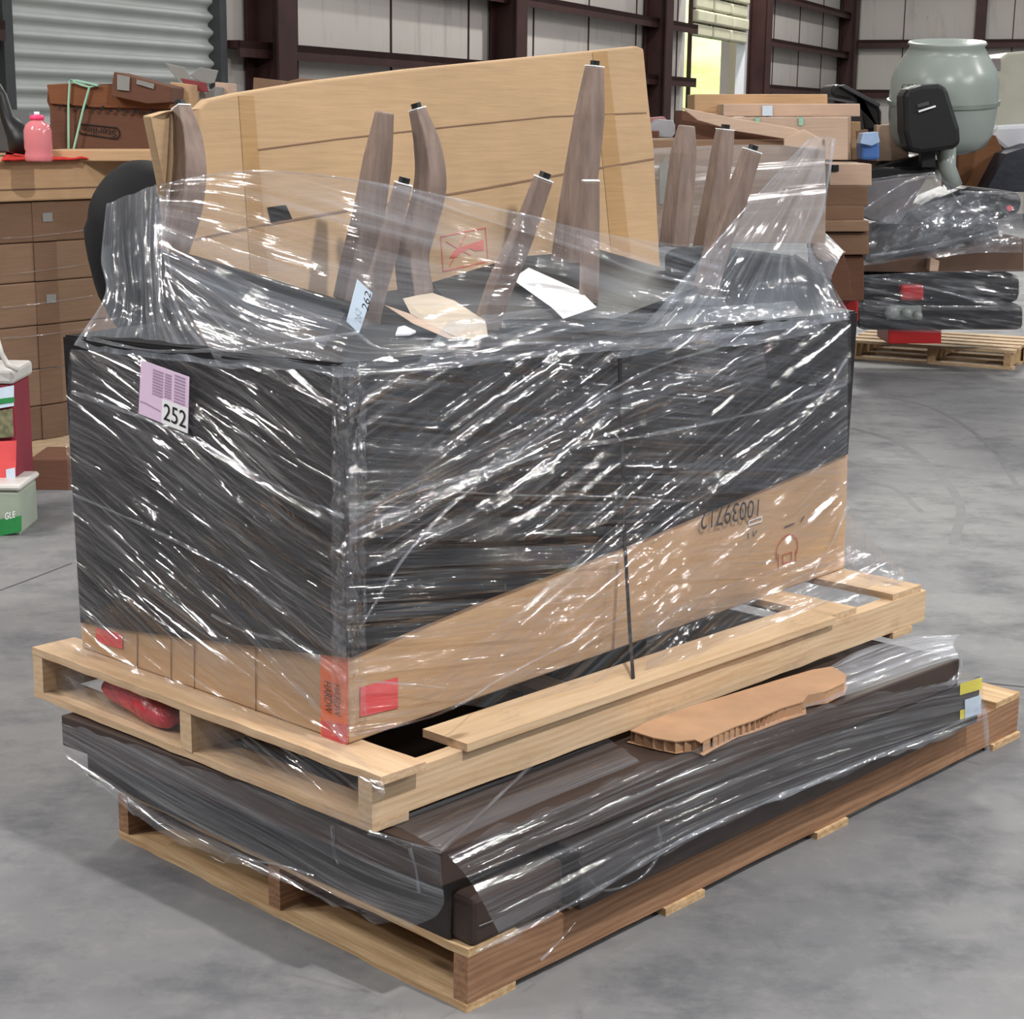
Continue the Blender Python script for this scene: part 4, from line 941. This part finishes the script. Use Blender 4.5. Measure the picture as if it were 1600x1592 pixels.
# grey draped furniture at far left and dark curved pole
b = MB().tube([atY(x, y, 8.9) for x, y in ((-14, 125), (2, 150), (12, 185), (25, 205), (38, 216), (36, 240))], [.03, .03, .035, .06, .09, .07], 10)
tag(b.build('cable_loom', M['black'], smooth=True), 'thick black curved cable hanging at the left edge above the cartons', 'cable')
pxpoly('grey_crate', [(-20, 235), (-20, 170), (8, 172), (22, 195), (32, 228), (34, 238)], 9.4, .4, M['greyframe'], 'dark grey sloping panel behind the black cable', 'panel')

# black bag behind
b = MB(); c = atY(215, 350, 4.9)
bm = bmesh.new(); bmesh.ops.create_icosphere(bm, subdivisions=4, radius=1)
for v_ in bm.verts:
    p = v_.co.copy(); d = 1 + .07 * noise.noise(p * 1.1) + .02 * noise.noise(p * 4)
    v_.co = Vector((p.x * .148 * d, p.y * .2 * d, p.z * (.18 if p.z > 0 else .30) * d))
    v_.co.x += .05 * (v_.co.z + .18) if v_.co.z > 0 else .10 * -v_.co.z * 0
me = bpy.data.meshes.new('black_bag'); bm.to_mesh(me); bm.free()
for p in me.polygons: p.use_smooth = True
me.materials.append(M['blackmatte']); o = bpy.data.objects.new('black_bag', me); C.objects.link(o); o.location = atY(219, 356, 4.75)
tag(o, 'bulging black fabric bag bulging out behind the left corner of the load', 'bag')

# pails at bottom left
def pail(name, x0, x1, y0, y1, Y, label, bodymat, lidmat, depth=.28):
    t = thing(name, atY((x0 + x1) / 2, y1, Y), label, 'tub')
    a, c = atY(x0, y1, Y), atY(x1, y1, Y); top_ = atY(x1, y0, Y).z; W = c.x - a.x; H = top_ - a.z
    X = Vector((1, 0, 0)); Yv = Vector((0, 1, 0))
    MB().box(a, X, Yv, Z, (0, W), (0, depth), (0, H * .9)).build('tub_body', bodymat, t, bevel=.02)
    MB().box(a, X, Yv, Z, (-.005, W + .012), (-.012, depth + .01), (H * .88, H)).build('lid', lidmat, t, bevel=.015)
    return t, a, W, H
tA, a_, W_, H_ = pail('garden_tub', -60, 27, 577, 768, 7.25, 'tall red and maroon printed tub with white lid at the left edge', plain('maroon_print', srgb(128, 34, 52), .4), M['greycard'] if False else plain('grey_white_lid', srgb(190, 188, 184), .4))
X = Vector((1, 0, 0))
qq = lambda x, y: atY(x, y, 7.235)
patch('printed_panel', [qq(-60, 648), qq(22, 634), qq(22, 602), qq(-60, 616)], M['paleblue'], tA)
patch('green_stripe', [qq(-60, 640), qq(23, 628), qq(23, 620), qq(-60, 630)], M['green'], tA, .004)
patch('photo_panel', [qq(-60, 690), qq(22, 682), qq(20, 638), qq(-60, 650)], plain('foliage_photo', srgb(112, 110, 84), .5, .5, 40), tA, .003)
patch('red_panel', [qq(-60, 770), qq(25, 755), qq(26, 688), qq(-60, 692)], M['redtape'], tA, .003)
patch('barcode_label', [qq(11, 757), qq(25, 753), qq(24, 730), qq(10, 733)], M['paleblue'], tA, .006)
tB, a_, W_, H_ = pail('garden_tub', -60, 33, 757, 838, 7.1, 'green and grey printed tub with white lid under the red tub', plain('grey_green_print', srgb(150, 160, 146), .4), plain('grey_white_lid', srgb(196, 194, 190), .4))
qq2 = lambda x, y: atY(x, y, 7.085)
patch('green_panel', [qq2(-60, 850), qq2(34, 830), qq2(34, 805), qq2(-60, 822)], M['green'], tB)
text('lettering', 'GLE', [qq2(8, 812), qq2(24, 808), qq2(24, 798), qq2(8, 801)], M['white'], tB, .004)
tag(MB().tube([atY(x, y, 7.2) for x, y in ((-8, 520), (2, 552), (12, 570), (28, 578))], .012, 8).build('tub_handle', plain('grey_white_handle', srgb(190, 188, 184), .4), smooth=True), 'white curved bail handle lying on the lid of the red tub', 'handle')

# ------------------------------------------------------------------ right background
# long flat carton pile
g1 = 'long flat cartons behind the load'
pxbox('flat_carton', 1085, 147, 1293, 176, 11.6, .5, M['card'], 'long flat kraft carton at the very top of the pile behind the load', 'carton', group=g1)
c2_ = pxbox('flat_carton', 1130, 162, 1344, 182, 11.3, .5, M['card_pale'], 'long flat carton with a pale blue label, second from the top of the pile', 'carton', group=g1)
patch('blue_label', [atY(1191, 181, 11.29), atY(1207, 181, 11.29), atY(1207, 165, 11.29), atY(1191, 165, 11.29)], M['paleblue'], c2_)
text('lettering', 'MADE IN', [atY(1300, 176, 11.29), atY(1322, 177, 11.29), atY(1322, 171, 11.29), atY(1300, 170, 11.29)], M['card_dark'], c2_) if False else None
pxbox('flat_carton', 1090, 176, 1130, 184, 11.5, .4, M['card'], 'short kraft carton end left of the labelled flat carton', 'carton')
bigk = pxbox('large_carton', 1140, 183, 1325, 250, 11.0, .8, M['card_pale'], 'large pale carton below the flat cartons, with a green strap', 'carton')
for x in (1180, 1248): patch('green_strap', [atY(x, 196, 10.99), atY(x + 7, 196, 10.99), atY(x + 7, 183, 10.99), atY(x, 183, 10.99)], M['greenstrap'], bigk)
oc = thing('open_carton', atY(1150, 330, 9.0), 'large open carton with one long raised pale flap behind the right chair legs', 'box')
pxpoly('box_inside', [(1065, 172), (1066, 222), (1250, 225), (1240, 215), (1130, 190)], 9.05, .4, M['card_rust'], parent=oc)
pxpoly('raised_flap', [(1063, 167), (1085, 172), (1150, 185), (1240, 200), (1262, 210), (1225, 217), (1150, 205), (1090, 188)], 8.95, .015, M['card_pale'], parent=oc)
pxpoly('raised_flap', [(1225, 217), (1256, 202), (1285, 218), (1285, 235), (1225, 228)], 8.93, .015, M['card_pale'], parent=oc)
pxbox('box_side', 1012, 218, 1290, 380, 9.0, .8, 0 or M['card_brown'], '', '', parent=oc)
pxpoly('corner_post', [(1030, 262), (1043, 240), (1044, 290), (1040, 320), (1030, 320)], 8.8, .03, M['greycard'], 'pale plastic corner post of the wrapped furniture behind the load', 'post')
fw = thing('stretch_film', atY(1150, 380, 8.9), 'dusty striped stretch film around the open carton behind the load', 'film')
film('film_layer', [[atY(1012, 232, 8.9), atY(1150, 226, 8.88), atY(1290, 228, 8.9)], [atY(1012, 300, 8.88), atY(1150, 300, 8.86), atY(1290, 300, 8.88)], [atY(1012, 380, 8.9), atY(1150, 380, 8.88), atY(1290, 380, 8.9)]], film_mat('film_dusty', .25, .5, .04, .35, .5, 9, .2, .05, tint=(.62, .58, .56)), fw, ang=4, amp=.02, fq=(1, 5))
pxpoly('plastic_wad', [(1014, 200), (1030, 186), (1052, 188), (1058, 205), (1050, 215), (1018, 214)], 9.8, .3, plain('grey_plastic_wad', srgb(150, 150, 156), .3), 'pale crumpled plastic wad beside the open carton', 'plastic')
pxpoly('red_bundle', [(1012, 200), (1016, 184), (1038, 182), (1046, 195), (1040, 204)], 10.1, .2, plain('dusty_pink', srgb(150, 104, 104), .6), 'dusty pink bundle right of the cardboard sheet', 'bundle')
pxpoly('small_carton', [(1012, 240), (1012, 205), (1030, 204), (1030, 240)], 9.6, .3, M['card_rust'], 'small rust brown carton next to the cardboard sheet edge', 'box')
# black tool chest / lid above the boxes
bl = thing('black_toolbox', atY(1340, 200, 12.8), 'black plastic toolbox lid tilted behind the flat cartons', 'toolbox')
pxpoly('lid', [(1298, 140), (1304, 131), (1318, 133), (1375, 165), (1378, 205), (1352, 205), (1345, 160), (1300, 152)], 12.8, .5, M['black'], parent=bl, bevel=.03)
pxpoly('base', [(1345, 170), (1378, 168), (1378, 208), (1350, 208)], 12.85, .5, M['black'], parent=bl, bevel=.03)
pxpoly('rim', [(1312, 134), (1320, 132), (1376, 162), (1374, 168)], 12.75, .05, M['greyframe'], parent=bl)
# floor-standing piles between
mid = 'cartons piled left of the wrapped machinery'
for (x0, y0, x1, y1, Y, mt, lb) in ((1290, 182, 1330, 250, 12.3, 'card_pale', 'pale carton with a torn edge, behind the film peak'),
    (1330, 190, 1345, 250, 12.4, 'card', 'narrow kraft carton beside the blue container'),
    (1370, 195, 1420, 252, 12.7, 'card_pale', 'kraft carton left of the machine drum, at its foot'),
    (1296, 256, 1362, 290, 11.6, 'card_pale', 'kraft carton with a black hole under the blue container'),
    (1290, 291, 1356, 322, 11.5, 'card_dark', 'dark carton third down in the middle pile'),  # even dark board colour
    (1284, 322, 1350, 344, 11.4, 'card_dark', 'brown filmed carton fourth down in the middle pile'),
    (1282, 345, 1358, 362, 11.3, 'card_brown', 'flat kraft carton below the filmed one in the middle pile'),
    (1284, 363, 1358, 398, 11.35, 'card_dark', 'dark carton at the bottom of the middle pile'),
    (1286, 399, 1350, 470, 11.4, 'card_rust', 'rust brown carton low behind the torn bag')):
    pxbox('stacked_carton', x0, y0, x1, y1, Y, .6, M[mt], lb, 'carton', group=mid)
pxbox('carton_hole', 1300, 257, 1311, 268, 11.58, .03, M['black'], 'black square opening in the kraft carton under the blue container', 'hole')
pxpoly('torn_carton_flap', [(1338, 204), (1356, 202), (1366, 240), (1340, 252)], 12.1, .02, M['card_dark'], 'ragged brown flap behind the blue container', 'flap')
bt2 = thing('blue_container', atY(1362, 250, 11.9), 'blue plastic container with a clear film top beside the machine drum', 'container')
pxbox('container_body', 1346, 222, 1375, 250, 11.9, .2, M['blue'], '', '', parent=bt2, bevel=.02)
pxpoly('film_top', [(1344, 224), (1348, 208), (1372, 206), (1375, 222), (1362, 228)], 11.85, .15, plain('pale_blue_film', srgb(160, 186, 222), .2), parent=bt2)
# torn box and clear bag
tbx = thing('torn_carton', atY(1305, 465, 9.6), 'torn half-open carton with clear film right behind the right edge of the load', 'box')
pxpoly('carton_side', [(1290, 470), (1293, 410), (1318, 395), (1328, 430), (1329, 462), (1305, 470)], 9.6, .4, M['card_rust'], parent=tbx)
pxpoly('carton_flap', [(1265, 365), (1280, 368), (1322, 394), (1292, 410), (1275, 400)], 9.55, .02, M['card_pale'], parent=tbx)
film('film_cover', [[atY(1262, 370, 9.5), atY(1285, 362, 9.5), atY(1318, 392, 9.5)], [atY(1266, 420, 9.48), atY(1285, 425, 9.46), atY(1300, 430, 9.48)], [atY(1280, 470, 9.5), atY(1295, 475, 9.5), atY(1305, 478, 9.5)]], film_mat('film_bag', .3, .3, .05, .5, 3, 12, .2, .06), tbx, amp=.02, fq=(4, 8))
rb = thing('red_basin', atY(1325, 520, 11.2), 'red plastic basin on the pallet behind the load', 'basin')
pxpoly('basin_wall', [(1300, 466), (1342, 462), (1342, 505), (1318, 505), (1308, 480)], 11.6, .3, M['red'], parent=rb, bevel=.02)
pxpoly('basin_inside', [(1308, 446), (1345, 444), (1345, 464), (1300, 468)], 11.75, .2, M['darkred'], parent=rb, bevel=.02)

# pallet with wrapped machinery on the right
R0 = atz(1578, 578, 0); R1 = atz(1328, 560, 0); ru = (R1 - R0); rl = ru.length; ru.normalize(); rv = Vector((-ru.y, ru.x, 0)); rv = rv if rv.y > 0 else -rv
pt = thing('pallet', R0, 'light pine pallet on the floor carrying the wrapped machinery at the right', 'pallet')
for f in (0, .47, .96): MB().box(R0, ru, rv, Z, (f * rl, f * rl + .05), (0, 1.0), (.02, .12)).build('stringer', M['oldV'], pt)
for f in (0, .3, .6, .9):
    MB().box(R0, ru, rv, Z, (-.02, rl + .05), (f, f + .1), (0, .02)).build('base_board', M['pineU'], pt)
for f in (0, .2, .4, .6, .8):
    MB().box(R0, ru, rv, Z, (-.02, rl + .05), (f, f + .13), (.12, .14)).build('deck_board', M['pineU'], pt)
MB().box(R0, ru, rv, Z, (-.5, -.02), (.4, 1.3), (0.0, .14)).build('side_block', M['oldV'], pt)
YM = 12.35
rc_ = pxbox('red_case', 1388, 510, 1471, 537, 12.3, .4, M['red'], 'red flat case at the bottom of the wrapped machinery on the pallet', 'case')
bc1 = pxbox('black_tote', 1342, 476, 1600, 516, 12.25, .7, M['black'], 'lower long black plastic tote in the wrapped stack on the right pallet', 'tote', bevel=.04)
bc2 = pxbox('black_tote', 1344, 428, 1596, 474, 12.3, .7, M['black'], 'upper long black plastic tote in the wrapped stack on the right pallet', 'tote', bevel=.06)
eng = thing('engine_unit', atY(1400, 490, 12.2), 'grey metal engine part with round cover seen through the film between the black totes', 'engine')
for x, y, r_ in ((1392, 487, .05), (1415, 488, .035), (1432, 492, .03)):
    MB().lathe(atY(x, y, 12.2), [(r_, 0), (r_, .06), (r_ * .6, .08)], 20, Vector((0, -1, 0))).build('engine_cover', M['sage'], eng, smooth=True)
pxbox('engine_body', 1385, 478, 1440, 500, 12.22, .1, M['sage'], '', '', parent=eng)
pxbox('red_tank', 1408, 445, 1444, 470, 12.2, .15, M['red'], 'red tank seen through the film above the engine', 'tank', bevel=.02)
fb1 = pxpoly('flat_brown_case', [(1334, 424), (1345, 415), (1600, 372), (1600, 424), (1450, 426)], 12.2, .6, plain('brown_case', srgb(92, 72, 60), .4), 'tilted dark brown flat case lying across the black totes', 'case')
pxpoly('wood_shim', [(1452, 424), (1454, 402), (1468, 408), (1466, 424)], 12.1, .2, M['card_pale'], 'small pale wooden shim under the tilted brown case', 'shim')
fb2 = pxpoly('grey_bundle', [(1358, 408), (1362, 350), (1398, 345), (1440, 320), (1500, 296), (1556, 318), (1560, 366), (1480, 385)], 12.3, .6, plain('dark_grey_bundle', srgb(84, 86, 90), .4, .3, 5, bump=.8, bscale=8), 'dark grey bundle wrapped in shiny film in the middle of the machinery stack', 'bundle')
fb3 = pxpoly('black_long_case', [(1325, 282), (1328, 272), (1350, 262), (1460, 262), (1466, 272), (1400, 282), (1322, 288)], 12.25, .5, M['black'], 'long black case with rounded end under the machine drum', 'case', bevel=.04)
pxpoly('black_wedge', [(1375, 260), (1440, 243), (1465, 250), (1470, 264), (1380, 264)], 12.5, .4, M['black'], 'black wedge-shaped panel right below the drum', 'panel')
fb4 = pxpoly('black_long_case', [(1500, 300), (1512, 292), (1590, 300), (1598, 312), (1594, 332), (1560, 345), (1500, 320)], 12.2, .5, M['black'], 'black glossy case with a red knob at the right of the machinery stack', 'case', bevel=.03)
MB().lathe(atY(1576, 325, 12.18), [(.02, 0), (.02, .03)], 12, Vector((0, -1, 0))).build('red_knob', M['redtape'], fb4)
pxpoly('funnel_cover', [(1320, 285), (1345, 286), (1452, 272), (1420, 330), (1405, 350), (1362, 345), (1330, 330), (1345, 320)], 12.15, .3, plain('grey_cover', srgb(120, 118, 122), .25, .2, 4), 'pointed grey plastic cover draped at the left of the machinery stack', 'cover', bevel=.01)
# mixer drum
mx = thing('cement_mixer', atY(1460, 270, 12.6), 'pale grey-green cement mixer drum with black motor box, on top of the wrapped machinery', 'mixer')
YD = 12.6; dc = atY(1468, 235, YD); sc = YD / 2706 * 1.0
prof = [(50, 0), (65, 8), (74, 24), (78, 50), (78.5, 75), (78, 102), (73, 118), (60, 138), (53, 150), (57, 154), (55, 157), (49, 150)]
sc2 = (ray(1468, 235).length) * YD / ray(1468, 235).y / FPX
axd = (Z + Vector((-.02, -.12, 0))).normalized()
MB().lathe(dc, [(r_ * sc2, h * sc2) for r_, h in prof], 48, axd).build('drum', M['sage'], mx, smooth=True)
MB().lathe(dc + axd * 71 * sc2, [(78 * sc2, -3.5 * sc2), (81.5 * sc2, -3 * sc2), (81.5 * sc2, 3 * sc2), (78 * sc2, 3.5 * sc2)], 60, axd).build('ring_gear', plain('ring_gear_grey', srgb(120, 130, 124), .4), mx)
mbx = [(1413, 205), (1412, 150), (1418, 138), (1440, 132), (1468, 131), (1480, 136), (1500, 200), (1502, 225), (1490, 233), (1440, 240), (1420, 236)]
pxpoly('motor_box', mbx, 11.95, .25, M['black'], parent=mx, bevel=.03)
strokes('white_stripe', [[(0, 0), (1, 1)]], [atY(1436, 174, 11.92), atY(1460, 174, 11.92), atY(1461, 166, 11.92), atY(1436, 166, 11.92)], .012, M['white'], mx, .002)
patch('brand_plate', [atY(1434, 168, 11.94), atY(1452, 164, 11.94), atY(1451, 158, 11.94), atY(1433, 163, 11.94)], M['greyframe'], mx, .002)
text('brand_lettering', 'CENTRAL', [atY(1412, 139, 11.87), atY(1436, 139, 11.87), atY(1436, 133, 11.87), atY(1412, 133, 11.87)], M['ink'], mx, .002) if False else text('brand_lettering', 'CEN', [atY(1409, 139, 12.27), atY(1433, 138, 12.2), atY(1433, 131, 12.2), atY(1409, 132, 12.27)], M['ink'], mx, .002)
MB().tube([atY(1478, 232, 12.2), atY(1480, 262, 12.2), atY(1492, 292, 12.2)], [.07, .06, .055], 16).build('support_post', M['sage'], mx, smooth=True)
MB().tube([atY(1546, 140, 12.6), atY(1551, 165, 12.6), atY(1549, 190, 12.6), atY(1542, 205, 12.6)], .014, 8).build('yoke_arm', M['black'], mx, smooth=True)
pxbox('drive_shaft', 1440, 232, 1462, 262, 12.1, .1, M['black'], '', '', parent=mx)
# brown box behind the post, dark load on the far right
pxpoly('slumped_carton', [(1495, 300), (1498, 240), (1530, 205), (1556, 212), (1567, 235), (1560, 270), (1545, 300)], 13.2, .5, cardboard('warm_brown', srgb(122, 84, 58)), 'brown slumped carton behind the mixer stand', 'box')
pxpoly('dark_bundle', [(1540, 300), (1560, 262), (1572, 240), (1620, 225), (1620, 300)], 12.9, .5, plain('navy_bundle', srgb(40, 42, 52), .5, .3, 5, bump=.8, bscale=8), 'dark navy bundle at the right edge behind the black case', 'bundle')
pxpoly('wrapped_panel', [(1544, 205), (1546, 130), (1552, 98), (1575, 82), (1640, 76), (1640, 215)], 13.6, .6, M['tarp'], 'large pale olive sheet-wrapped panel at the right edge behind the mixer', 'panel', bevel=.02)
pxpoly('white_film_roll', [(1548, 215), (1560, 196), (1640, 192), (1640, 232), (1575, 238)], 13.3, .4, plain('white_film_bundle', srgb(196, 198, 204), .25, .1, 3), 'white film bundle below the pale olive panel at the right edge', 'bundle', bevel=.03)
pxpoly('small_valve', [(1518, 92), (1525, 84), (1538, 86), (1546, 96), (1545, 112), (1538, 105), (1528, 96)], 12.9, .1, M['card_pale'], 'small tan pipe elbow beside the rim of the mixer drum', 'fitting')
tag(pxbox('notice_plate', 1549, 91, 1564, 111, 13.5, .02, plain('mauve_grey', srgb(120, 110, 112), .6), '', ''), 'small mauve-grey square plate on the pale olive panel', 'plate')
# film over the machinery
rf_ = thing('stretch_film', atY(1460, 520, 12.1), 'shiny crumpled stretch film around the machinery stack on the right pallet', 'film')
film('film_layer', [[atY(1340, 430, 12.05), atY(1470, 424, 12.0), atY(1598, 420, 12.05)], [atY(1341, 475, 12.05), atY(1470, 475, 12.0), atY(1598, 470, 12.05)], [atY(1344, 515, 12.08), atY(1470, 520, 12.05), atY(1598, 520, 12.08)]], FB, rf_, ang=-10, amp=.02, fq=(2, 8))
film('film_layer', [[atY(1356, 350, 12.0), atY(1450, 318, 11.95), atY(1530, 300, 12.0), atY(1598, 305, 12.0)], [atY(1358, 385, 12.0), atY(1450, 365, 11.95), atY(1530, 350, 12.0), atY(1598, 350, 12.0)], [atY(1345, 415, 12.05), atY(1450, 405, 12.0), atY(1530, 395, 12.0), atY(1598, 395, 12.05)]], film_mat('film_crumple_back', .06, .3, .06, .6, 5, 14, .1, .06), rf_, ang=8, amp=.03, fq=(3, 8))
film('film_layer', [[atY(1466, 268, 12.0), atY(1445, 285, 12.0)], [atY(1500, 300, 11.98), atY(1400, 330, 11.98)], [atY(1560, 350, 11.98), atY(1365, 350, 11.98)]], FB, rf_, ang=60, amp=.02, fq=(3, 8), curved=False)
for pts in ([(1345, 284), (1400, 276), (1462, 270)], [(1466, 272), (1490, 305), (1500, 320)], [(1462, 274), (1415, 285), (1345, 330)], [(1360, 400), (1450, 385), (1560, 360)], [(1380, 436), (1460, 452), (1560, 478)], [(1350, 470), (1420, 478), (1560, 480)], [(1500, 300), (1592, 302)]):
    rope('folded_edge', [atY(x, y, 11.9) for x, y in pts], .035, rf_)
